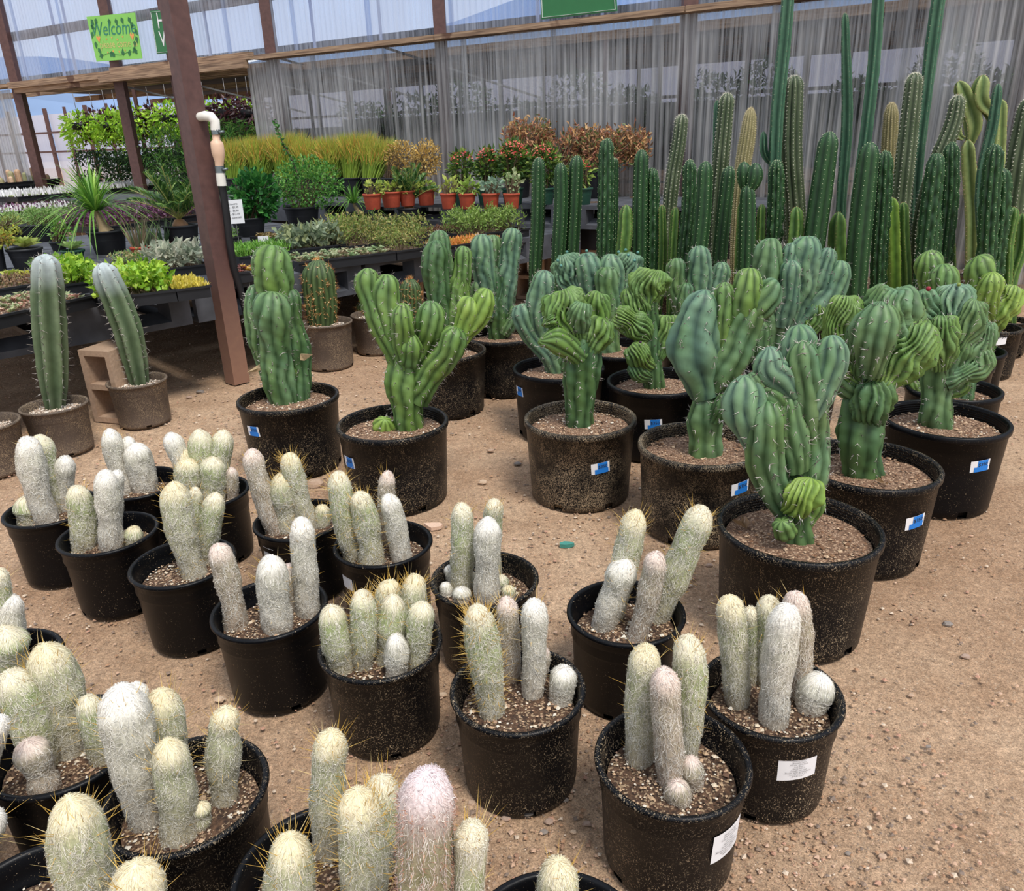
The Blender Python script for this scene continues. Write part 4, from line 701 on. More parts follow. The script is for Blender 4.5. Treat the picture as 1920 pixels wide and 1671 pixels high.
BIG = {
 'I': ((540, 742), 'candelabra cactus with two stacked straight green columns and dried tags hanging on it', 'pot_flecked', (475, 808), [
   [(550, 742, 46), (535, 640, 62), (515, 560, 68), (512, 500, 70), (512, 457, 66)], [(532, 752, 52, .03), (517, 660, 64, .07), (512, 600, 70, .09), (510, 545, 66, .10)], [(530, 740, 40, -.02), (496, 660, 46), (480, 590, 44), (480, 532, 40)], [(560, 748, 36, .01), (560, 700, 50, .01), (549, 640, 56), (543, 590, 50), (540, 540, 44)]], ['g', 'm', 'm', 'd'], {}),
 'D': ((736, 789), 'branching candelabra cactus with yellow-green bulbous heads and a small star pup at its foot', 'pot_flecked', (655, 866), [
   [(765, 800, 52), (762, 740, 66), (758, 700, 72), (756, 660, 56), (754, 630, 40)], [(765, 720, 50), (742, 660, 50), (714, 610, 44), (696, 565, 44), (688, 530, 50), (690, 502, 44)], [(762, 700, 50), (742, 640, 50), (728, 590, 56), (723, 550, 58), (724, 512, 50)], [(762, 690, 36, .03), (756, 630, 42, .05), (754, 596, 46, .07), (755, 568, 40, .07)], [(770, 690, 50), (795, 640, 46), (808, 600, 56, .03), (808, 562, 54, .03)], [(765, 680, 36, .04), (770, 655, 40, .06), (771, 624, 36, .06)], [(780, 745, 56), (815, 690, 52, .03), (845, 650, 56, .05), (858, 612, 54, .06)], [(785, 735, 50), (835, 670, 44), (868, 620, 44), (880, 590, 54), (883, 555, 52)], [(820, 680, 34), (872, 620, 36), (900, 585, 46), (913, 541, 46)], [(722, 800, 44, .05), (721, 786, 42, .05)]],
   ['g', 'g', 'g', 'g', 'g', 'g', 'g', 'y', 'y', 'y'], {1: 7, 2: 7}),
 'E': ((1087.5, 781), 'candelabra cactus on a straight ribbed trunk topped by frilly fan-shaped crests', 'pot_dusty', (1126, 877), [
   [(1088, 794, 54), (1088, 740, 60), (1090, 690, 68), (1093, 650, 72), (1093, 615, 60)], [(1088, 665, 40, .01), (1070, 610, 76, .02), (1058, 575, 92, .02), (1056, 543, 84, .02)], [(1090, 670, 40, .03), (1056, 645, 52, .05), (1030, 632, 50, .06), (1012, 636, 44, .06)], [(1060, 620, 34, .03), (1035, 600, 44, .04), (1018, 606, 40, .05)], [(1095, 660, 40, .02), (1120, 630, 60, .03), (1132, 596, 58, .03)], [(1100, 640, 40), (1118, 590, 50), (1123, 547, 50)], [(1088, 620, 30, .05), (1086, 590, 50, .07), (1092, 566, 46, .07)]], ['d', 'g', 'g', 'g', 'g', 'g', 'm'], {0: 8, 1: 22, 2: 10, 3: 12, 4: 14, 5: 12, 6: 12}),
 'C': ((1498, 983), 'nearest candelabra cactus, with bluish heads, a low knobbly crest and a star pup', 'pot_flecked', None, [
   [(1494, 1008, 62), (1490, 960, 60), (1484, 920, 66), (1480, 890, 60)], [(1474, 960, 42), (1450, 905, 64), (1434, 850, 78, .02), (1436, 800, 70, .03), (1439, 752, 60, .03)], [(1436, 870, 48), (1413, 810, 62), (1396, 760, 84), (1395, 706, 78)], [(1498, 960, 52, -.02), (1514, 890, 74, -.03), (1522, 810, 70, -.03), (1512, 730, 66), (1504, 680, 70), (1503, 638, 60)], [(1494, 880, 54), (1484, 820, 62), (1477, 780, 62), (1477, 733, 58)], [(1518, 780, 46), (1542, 720, 60), (1555, 680, 68), (1560, 627, 56)], [(1505, 740, 48, -.03), (1500, 670, 66, -.04), (1498, 606, 62, -.04)], [(1488, 740, 46), (1462, 705, 54), (1443, 690, 56), (1442, 650, 46)], [(1480, 790, 34), (1450, 745, 50), (1420, 725, 44), (1407, 700, 36)], [(1490, 960, 50, .04), (1505, 935, 76, .06), (1520, 898, 68, .05)], [(1500, 985, 40), (1523, 950, 44), (1530, 920, 40)], [(1475, 1000, 40, .05), (1466, 976, 46, .07)]],
   ['d', 'm', 'b', 'm', 'm', 'b', 'b', 'b', 'm', 'y', 'g', 'g'], {9: 14, 4: 9}),
 'J': ((1314, 829), 'tall candelabra cactus with a smooth bulging blue-green head leaning over its narrow trunk', 'pot_dusty', (1388, 914), [
   [(1323, 848, 62), (1323, 800, 66), (1324, 760, 58), (1328, 725, 56)], [(1325, 740, 58), (1308, 680, 92), (1304, 620, 88), (1313, 575, 72), (1322, 545, 58)], [(1335, 730, 54), (1372, 660, 78), (1396, 600, 72), (1412, 560, 60)], [(1385, 620, 46), (1420, 575, 56), (1445, 550, 62), (1458, 528, 54)], [(1380, 640, 50), (1400, 560, 60), (1408, 500, 60)], [(1348, 660, 44), (1356, 590, 44), (1360, 528, 40)], [(1340, 790, 26, .05), (1352, 760, 30, .06), (1356, 738, 28, .06)]], ['m', 'b', 'm', 'm', 'g', 'g', 'd'], {0: 7, 1: 6}),
 'M': ((1629, 867), 'candelabra cactus with a heavy brain-like crested crown over a round bulging collar', 'pot_flecked', (1716, 978), [
   [(1617, 885, 76), (1614, 830, 80), (1618, 780, 84), (1612, 730, 80)], [(1632, 790, 50, .03), (1636, 765, 82, .05), (1638, 735, 80, .05), (1640, 712, 60, .05)], [(1606, 730, 50), (1588, 680, 66), (1578, 610, 72), (1590, 553, 70)], [(1630, 720, 60), (1650, 650, 90), (1668, 590, 120), (1684, 537, 104)], [(1630, 700, 50, .05), (1638, 650, 74, .07), (1645, 600, 84, .08), (1652, 566, 70, .08)], [(1634, 730, 50, .02), (1680, 690, 80, .04), (1715, 650, 96, .04), (1738, 604, 70, .04)], [(1640, 700, 40), (1695, 640, 84), (1722, 590, 70)], [(1610, 740, 40), (1575, 710, 44), (1565, 690, 36)], [(1620, 700, 40, .03), (1612, 640, 60, .05), (1620, 600, 50, .05)]], ['d', 'd', 'g', 'm', 'm', 'g', 'g', 'm', 'd'], {0: 7, 1: 14, 2: 26, 3: 18, 4: 10, 5: 20, 6: 16, 8: 20}),
 'N': ((1772, 783), 'candelabra cactus with a dense fan of small ribbed crests, one tipped with a red fruit', 'pot_clean', (1838, 873), [
   [(1757, 795, 58), (1757, 740, 58), (1762, 690, 62), (1768, 650, 60)], [(1765, 700, 40), (1748, 640, 60), (1735, 590, 62), (1732, 545, 56)], [(1768, 690, 40), (1778, 620, 70), (1788, 570, 80), (1792, 532, 70)], [(1772, 700, 40, .03), (1800, 640, 60, .04), (1822, 600, 60, .05), (1832, 562, 46, .05)], [(1775, 710, 40, .02), (1815, 670, 54, .03), (1842, 640, 50, .03), (1850, 605, 40, .03)], [(1772, 720, 36, .04), (1812, 700, 40, .05), (1838, 690, 44, .05), (1846, 655, 36, .05)], [(1765, 690, 40, .05), (1770, 640, 60, .07), (1768, 590, 50, .07)], [(1775, 740, 26), (1800, 728, 28), (1814, 708, 26)]], ['m', 'm', 'b', 'm', 'm', 'm', 'g', 'g'], {0: 7, 1: 14, 2: 18, 3: 14, 4: 14, 5: 12, 6: 14}),
 'O': ((1230.5, 712), 'candelabra cactus on a thin stem with curling dark green frilled crests on both sides', 'pot_clean', (1225, 795), [
   [(1226, 724, 42), (1222, 670, 40), (1220, 620, 34), (1216, 570, 36), (1214, 540, 34)], [(1216, 600, 26), (1212, 550, 60), (1220, 525, 80), (1234, 506, 70)], [(1218, 640, 26, .02), (1192, 610, 56, .03), (1170, 596, 52, .03), (1152, 590, 44, .03)], [(1218, 610, 26), (1195, 565, 54), (1182, 536, 50)], [(1220, 690, 24, .03), (1196, 665, 50, .05), (1184, 645, 46, .05)], [(1220, 710, 20, .03), (1198, 700, 36, .04), (1186, 682, 34, .04)], [(1224, 680, 26), (1242, 635, 48), (1256, 590, 48)]], ['d', 'g', 'g', 'g', 'g', 'd', 'g'], {1: 24, 2: 22, 3: 20, 4: 18, 5: 14, 6: 16}),
 'P': ((1047, 687), 'candelabra cactus with two smooth bluish arms swinging left behind the frilly-crested one', 'pot_clean', (974, 733), [
   [(1042, 696, 34), (1030, 665, 38), (1005, 640, 38), (985, 610, 44), (976, 570, 42)], [(1038, 670, 34), (1016, 625, 42), (1012, 560, 48), (1022, 506, 50)], [(1045, 690, 34), (1056, 640, 36), (1066, 590, 36)]], ['b', 'b', 'd'], {}),
 'Q': ((833, 655), 'dark green candelabra cactus just behind the branching yellow-green one', 'pot_flecked', None, [
   [(832, 660, 40), (828, 600, 44), (820, 540, 46), (816, 490, 52), (818, 451, 48)], [(835, 640, 40, -.04), (832, 540, 40, -.08), (826, 480, 46, -.1), (824, 432, 42, -.1)], [(842, 640, 34), (858, 580, 42), (862, 512, 40)], [(838, 650, 30), (866, 520, 36), (870, 462, 36)]], ['d', 'm', 'g', 'g'], {}),
 'S': ((944, 625), 'tall bluish candelabra cactus before the pale concrete block at the bench end', 'pot_flecked', None, [
   [(935, 632, 42), (936, 580, 44), (938, 540, 44), (936, 498, 38)], [(942, 600, 38), (948, 530, 42), (956, 475, 42), (962, 426, 40)], [(932, 600, 36, -.03), (925, 530, 38, -.04), (922, 490, 40, -.04), (924, 440, 40, -.04)], [(925, 590, 36, .02), (910, 530, 40, .03), (904, 480, 46, .03), (905, 437, 44, .03)], [(918, 600, 30, .02), (902, 560, 36, .04), (898, 522, 36, .04)], [(945, 625, 24, .04), (962, 600, 26, .05), (966, 572, 24, .05)]], ['d', 'b', 'm', 'b', 'm', 'm'], {}),
 'W': ((1162, 650), 'candelabra cactus with a low wide crown of blue-grey crests beaded with tiny fruits', 'pot_clean', None, [
   [(1140, 656, 46), (1142, 600, 44), (1138, 550, 48), (1138, 499, 50)], [(1135, 600, 36, -.05), (1110, 540, 50, -.08), (1098, 474, 52, -.08)], [(1138, 590, 36, -.05), (1145, 530, 50, -.08), (1146, 474, 46, -.08)], [(1125, 590, 30, -.1), (1075, 530, 60, -.12), (1056, 478, 62, -.12)], [(1150, 590, 30, -.1), (1172, 530, 50, -.12), (1184, 474, 54, -.12)]], ['m', 'b', 'b', 'b', 'b'], {1: 8, 3: 20, 4: 20}),
 'N5': ((1866, 612), 'black pot at the right edge behind the lumpy yellow-green heads', 'pot_flecked', None, [
   [(1868, 616, 22), (1872, 590, 24), (1876, 566, 22)]], ['d'], {}),
 'X1': ((1482, 688), 'spreading candelabra cactus with many pale bluish heads in front of the tall dark columns', 'pot_clean', None, [
   [(1452, 700, 44), (1450, 640, 50), (1446, 580, 50), (1442, 545, 46)], [(1450, 620, 44), (1444, 540, 56), (1440, 500, 60), (1446, 446, 56)], [(1462, 640, 44), (1490, 570, 54), (1508, 500, 62), (1513, 442, 60)], [(1468, 660, 40), (1515, 590, 54), (1556, 545, 56), (1576, 487, 52)], [(1500, 580, 36), (1535, 520, 44), (1556, 464, 40)], [(1465, 610, 36, .04), (1480, 550, 40, .06), (1484, 487, 42, .06)], [(1458, 560, 30), (1478, 500, 36), (1486, 455, 34)], [(1500, 640, 24, .03), (1530, 600, 40, .04), (1538, 566, 38, .04)]], ['m', 'm', 'b', 'b', 'b', 'b', 'b', 'g'], {7: 14}),
 'X2': ((1424, 745), 'half-hidden candelabra cactus between the leaning blue-green one and the nearest one', 'pot_clean', None, [
   [(1438, 748, 40), (1432, 690, 44), (1426, 640, 44), (1424, 600, 40)]], ['d'], {}),
 'X3': ((1316, 636), 'deep blue-green candelabra cactus standing behind the frilled one', 'pot_clean', None, [
   [(1302, 650, 44), (1308, 580, 46), (1310, 520, 48), (1310, 460, 46)], [(1298, 640, 30), (1278, 570, 36), (1268, 520, 38), (1268, 484, 36)], [(1308, 630, 30), (1336, 560, 36), (1350, 520, 38), (1352, 490, 34)], [(1300, 600, 24, .03), (1284, 570, 32, .04), (1288, 530, 30, .04)]], ['b', 'm', 'b', 'm'], {}),
 'N2': ((1788, 726), 'low candelabra offshoots in the pot right behind the fan-crested one', 'pot_clean', None, [
   [(1716, 735, 26), (1706, 715, 28), (1702, 686, 26)], [(1810, 745, 26), (1814, 725, 28), (1816, 704, 24)]], ['g', 'm'], {}),
 'N3': ((1792, 680), 'bright green candelabra cactus with two pumpkin-like heads bearing long pale spines', 'pot_clean', None, [
   [(1765, 695, 40), (1756, 600, 46), (1748, 540, 48), (1744, 505, 54), (1742, 471, 52)], [(1768, 680, 40, .05), (1772, 580, 46, .08), (1768, 540, 60, .1), (1768, 495, 58, .1)]], ['g', 'g'], {0: 10, 1: 10}),
 'N4': ((1825, 655), 'candelabra cactus at the right edge with three lumpy yellow-green heads', 'pot_clean', (1877, 639), [
   [(1850, 662, 34), (1854, 620, 44), (1848, 575, 50), (1838, 520, 56), (1836, 480, 54)], [(1856, 620, 36, .03), (1876, 585, 54, .05), (1896, 560, 50, .05), (1902, 535, 40, .05)], [(1852, 600, 36, .04), (1850, 560, 46, .07), (1858, 530, 50, .08), (1862, 510, 44, .08)]], ['g', 'y', 'y'], {1: 12, 2: 10}),
}
def bigradius(nm): return {'N2': (.185, .33), 'N3': (.16, .33), 'N5': (.14, .28), 'N4': (.15, .3)}.get(nm, (RB, HB_))
for nm, ((cx, cy), lab, pm, stk, limbs, tones, rb_) in BIG.items():
    R_, H_ = bigradius(nm); c0 = at(cx, cy, H_); C = np.array([c0[0], c0[1]]); XY[nm] = C
    root = thing('potted_candelabra_cactus', lab, 'cactus', (C[0], C[1], 0), GB); zs, rs = pot(root, C, R_, H_, 'big', pm, .045); soil(root, C, zs, rs, 'soil_brown', BRN if nm in 'CMJ' else PUM[:4]+BRN, 420 if cy > 740 else 160, .0034)
    if nm == 'D': root['label'] = lab
    for i, pts in enumerate(limbs):
        B0 = at(pts[0][0], pts[0][1], zs) if i == 0 else None
        if i == 0:
            dC = B0[:2]-C; rr = np.linalg.norm(dC); 
            if rr > rs*.75: dC *= rs*.75/rr
            B0 = np.array([C[0]+dC[0], C[1]+dC[1], zs-.02]); YB = B0[1]
        nr = rb_.get(i, 8); crest = nr >= 12
        onsoil = (nm, i) in (('I', 1), ('I', 2), ('I', 3), ('N2', 1), ('D', 9))
        bb = None
        if i == 0: bb = B0
        elif onsoil:
            bb = at(pts[0][0], pts[0][1], zs)-[0, 0, .02]
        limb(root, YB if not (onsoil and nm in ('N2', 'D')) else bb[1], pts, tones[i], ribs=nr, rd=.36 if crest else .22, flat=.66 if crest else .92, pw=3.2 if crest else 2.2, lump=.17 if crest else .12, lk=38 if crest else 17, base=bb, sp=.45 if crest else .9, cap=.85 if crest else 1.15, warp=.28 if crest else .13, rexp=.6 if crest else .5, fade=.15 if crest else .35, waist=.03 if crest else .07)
    if stk:
        if nm == 'N4': sticker(root, C, R_, H_, R_*.89, stk[0], stk[1], .06, .036, kind='w', text=['$75.00'])
        else: sticker(root, C, R_, H_, R_*.89, stk[0], stk[1], .076, .044, tilt=.08)
    if nm == 'N': bead(root, 1741, 541, YB-.03, .009, '8a2030'); bead(root, 1719, 551, YB-.02, .007, '7a8a40'); bead(root, 1798, 533, YB-.03, .007, '7a8a40')
    if nm == 'O': bead(root, 1201, 641, YB-.08, .006, '4a2c4a')
    if nm == 'W':
        for (x, y) in ((1063, 472), (1046, 488), (1100, 470), (1160, 472), (1173, 468), (1196, 473), (1190, 488), (1178, 478), (1052, 498)): bead(root, x, y, YB+.05, .008, '5a8c80')
    if nm == 'I':
        for pts in ([(548, 642), (556, 662), (587, 664), (571, 676), (552, 674)], [(463, 698), (496, 676), (498, 690), (480, 697)]):
            mb = MB(); P = [on_y(x, y, YB-.06+.02*(i % 2))[0] for i, (x, y) in enumerate(pts)]; c_ = np.mean(P, axis=0); mb.add([c_]+P, T=[(0, 1+i, 1+(i+1) % len(P)) for i in range(len(P))], C=lin('cdb690')); part('dried_tag', mb, 'dry_leaf', root, smooth=False)
for (x, y, s_) in ((1400, 990, .05), (1225, 826, .05), (1572, 862, .03), (1660, 905, .035)):
    p = at(x, y, .292); mb = MB()
    for i in range(4): a = rng.random()*6.28; D = np.array([[math.cos(a), math.sin(a), .35]]); leaves(mb, np.array([p]), D, s_, s_*.3, lin('8a6a48'))
    solo('dead_leaf', mb, 'leaf', 'curled dry brown leaf lying on the soil of %s' % {1400: 'the nearest big pot', 1225: 'the tall bulging-headed cactus pot', 1572: 'the crested cactus pot, by its trunk', 1660: 'the crested cactus pot, nearer its front'}[x], 'leaf', p, smooth=False)

# ---------------------------------------------------------------- grey dusty pots: silvery columns and golden-spined cacti
def grey_pot(nm, cx, cy, R, H, lab, soilm='soil_pale', name='potted_column_cactus'):
    c0 = at(cx, cy, H); C = np.array([c0[0], c0[1]]); root = thing(name, lab, 'cactus', (C[0], C[1], 0), 'cacti in dusty grey pots along the pallets'); zs, rs = pot(root, C, R, H, 'small', 'pot_grey', .04)
    soil(root, C, zs, rs, soilm, PALE, 500, .0045); return root, C, zs
SIL = ('3c5434', '68845c', '90a484')
for nm, cx, cy, lab, pts in (('R1', 100.5, 757, 'upright silvery five-ribbed column cactus in a dusty grey pot', [(103, 764, 34), (101, 720, 50), (95, 640, 60), (90, 560, 60), (88, 510, 54), (86, 476, 44)]), ('R2', 256, 711, 'silvery column cactus leaning left in a dusty grey pot by the concrete block', [(262, 719, 34), (254, 680, 46), (240, 620, 54), (218, 560, 54), (200, 520, 50), (190, 493, 42)])):
    root, C, zs = grey_pot(nm, cx, cy, .151, .24, lab); B0 = at(pts[0][0], pts[0][1], zs); B0[2] -= .01
    a = limb(root, B0[1], pts, SIL, ribs=6, rd=.34, lump=.03, base=B0, sp=1.0, name='stem', sharp=True, phase=.5, spl=.026, cap=.9)
for o in list(bpy.data.objects):   # paler bloom near the tips of the silvery columns
    if o.name.startswith('stem') and o.parent and o.parent.name.startswith('potted_column_cactus'):
        me = o.data; n_ = len(me.vertices); co = np.empty(n_*3, np.float32); me.vertices.foreach_get('co', co); co = co.reshape(-1, 3); a = me.attributes['Col'].data; c = np.empty(n_*4, np.float32); a.foreach_get('color', c); c = c.reshape(-1, 4)
        f = np.clip((co[:, 2]-(co[:, 2].max()-.17))/.15, 0, 1)[:, None]*.75; c[:, :3] = c[:, :3]*(1-f)+np.array(lin('c3cdd0'))*f; a.foreach_set('color', c.ravel())
root, C, zs = grey_pot('R0', -35, 792, .155, .24, 'empty-looking grey pot of pale gravel cut off by the left edge'); limb(root, C[1], [(-60, 800, 30), (-62, 740, 40), (-64, 690, 36)], SIL, ribs=6, rd=.34, base=[C[0]-.04, C[1], zs-.01], name='stem', sharp=True)
GOLD = ('223818', '44602e', '64804a')
def golden(root, C, zs, pts, n_): 
    B0 = at(pts[0][0], pts[0][1], zs); B0[2] -= .01; a = limb(root, B0[1], pts, GOLD, ribs=16, rd=.16, lump=.02, base=B0, sp=0, name='stem')
    me = a.data; k = len(me.vertices); co = np.empty(k*3, np.float32); me.vertices.foreach_get('co', co); co = co.reshape(-1, 3); no = np.array([v.normal[:] for v in me.vertices]); idx = rng.integers(0, k, n_); off = np.array(root.location)
    mb = MB(); m_ = 5; spikes(mb, np.repeat(co[idx]+off, m_, 0), np.repeat(no[idx], m_, 0)+.8*rng.normal(size=(n_*m_, 3)), .024*(.5+rng.random(n_*m_)), .0013, pick(['b87a40', 'd09858', 'a86838', 'dcae70'], n_*m_)); rocks(mb, co[idx]+off+no[idx]*.001, np.full(n_, .004), ['e8d8a8'], 1); part('spines', mb, 'spine', a, 'stuff', smooth=False)
root, C, zs = grey_pot('R3', 611, 602, .17, .30, 'thick round-topped column cactus covered with orange spines, in a dusty pot', name='potted_spiny_cactus'); golden(root, C, zs, [(604, 607, 50), (602, 570, 60), (598, 530, 62), (596, 487, 56)], 260)
root, C, zs = grey_pot('R4', 524, 606, .13, .24, 'dusty grey pot just behind the cactus with dried tags, its cactus hidden', name='potted_spiny_cactus'); golden(root, C, zs, [(535, 612, 36), (533, 590, 38), (532, 560, 34)], 60)
root, C, zs = grey_pot('R5', 702, 587, .165, .27, 'grey pot with a small white tag in the shade left of the yellow-green heads', name='potted_spiny_cactus'); golden(root, C, zs, [(692, 588, 40), (690, 572, 46), (688, 556, 42)], 120); sticker(root, C, .16, .27, .13, 704, 625, .035, .05, kind='w')
root, C, zs = grey_pot('R7', 775, 596, .16, .27, 'small orange-spined cactus seen between the branching heads', name='potted_spiny_cactus'); golden(root, C, zs, [(770, 598, 36), (770, 570, 42), (769, 522, 38)], 160)

# ---------------------------------------------------------------- ranks of tall column cacti
PED = ('12301a', '255026', '386a34'); LTG = ('345e22', '608c34', '7ca848'); TAL = ('24503a', '3e7454', '6a9c78'); SPY = ('26381f', '465c38', '7a8c6c'); TANC = ('6c6a3c', '8e8c58', 'aca678'); YEL = ('4c7a1c', '7ea830', 'a0c844'); EUP = ('4c6a30', '8aa050', 'b8cc80')
def column(root, C, zs, kind, pts, Yb, base=None):
    x0, y0, w0 = pts[0]
    if kind in 'pm': return limb(root, Yb, pts, base=base, tone=PED, ribs=7 if kind == 'p' else 9, rd=.22 if kind == 'p' else .28, lump=.02 if kind == 'p' else .14, lk=60, sp=.0, dots=(.024, .0028, 'c8d0a4', 0, ''), name='stem', cap=1.5)
    if kind == 'c': return limb(root, Yb, pts, base=base, tone=LTG, ribs=5, rd=.42, sharp=True, lump=.06, lk=50, sp=0, name='stem', cap=1.6, dots=(.02, .0022, 'b8a078', .006, 'b09868'))
    if kind == 'y': return limb(root, Yb, pts, base=base, tone=YEL, ribs=4, rd=.42, sharp=True, lump=.05, lk=50, sp=0, dots=(.02, .0022, 'b8a078', .006, 'b09868'), name='stem', cap=1.6)
    if kind == 't': return limb(root, Yb, pts, base=base, tone=TAL, ribs=5, rd=.45, sharp=True, lump=.05, lk=30, sp=0, name='stem', cap=2.5, dots=(.03, .002, '8c9878', .006, 'a8a080'))
    if kind == 's': return limb(root, Yb, pts, base=base, tone=SPY, ribs=9, rd=.24, lump=.02, sp=0, name='stem', cap=1.2, dots=(.022, .0035, 'dcd8bc', .013, 'd8d4c4'))
    if kind == 'k': return limb(root, Yb, pts, base=base, tone=TANC, ribs=14, rd=.14, lump=.02, sp=0, name='stem', cap=2.2, dots=(.013, .003, 'd0c4a0', .010, 'c8b890'))
    if kind == 'e': return limb(root, Yb, pts, base=base, tone=EUP, ribs=4, rd=.5, sharp=True, lump=.03, sp=0, dots=(.03, .003, 'd8b890', .008, 'b89070'), name='stem', cap=1.4)
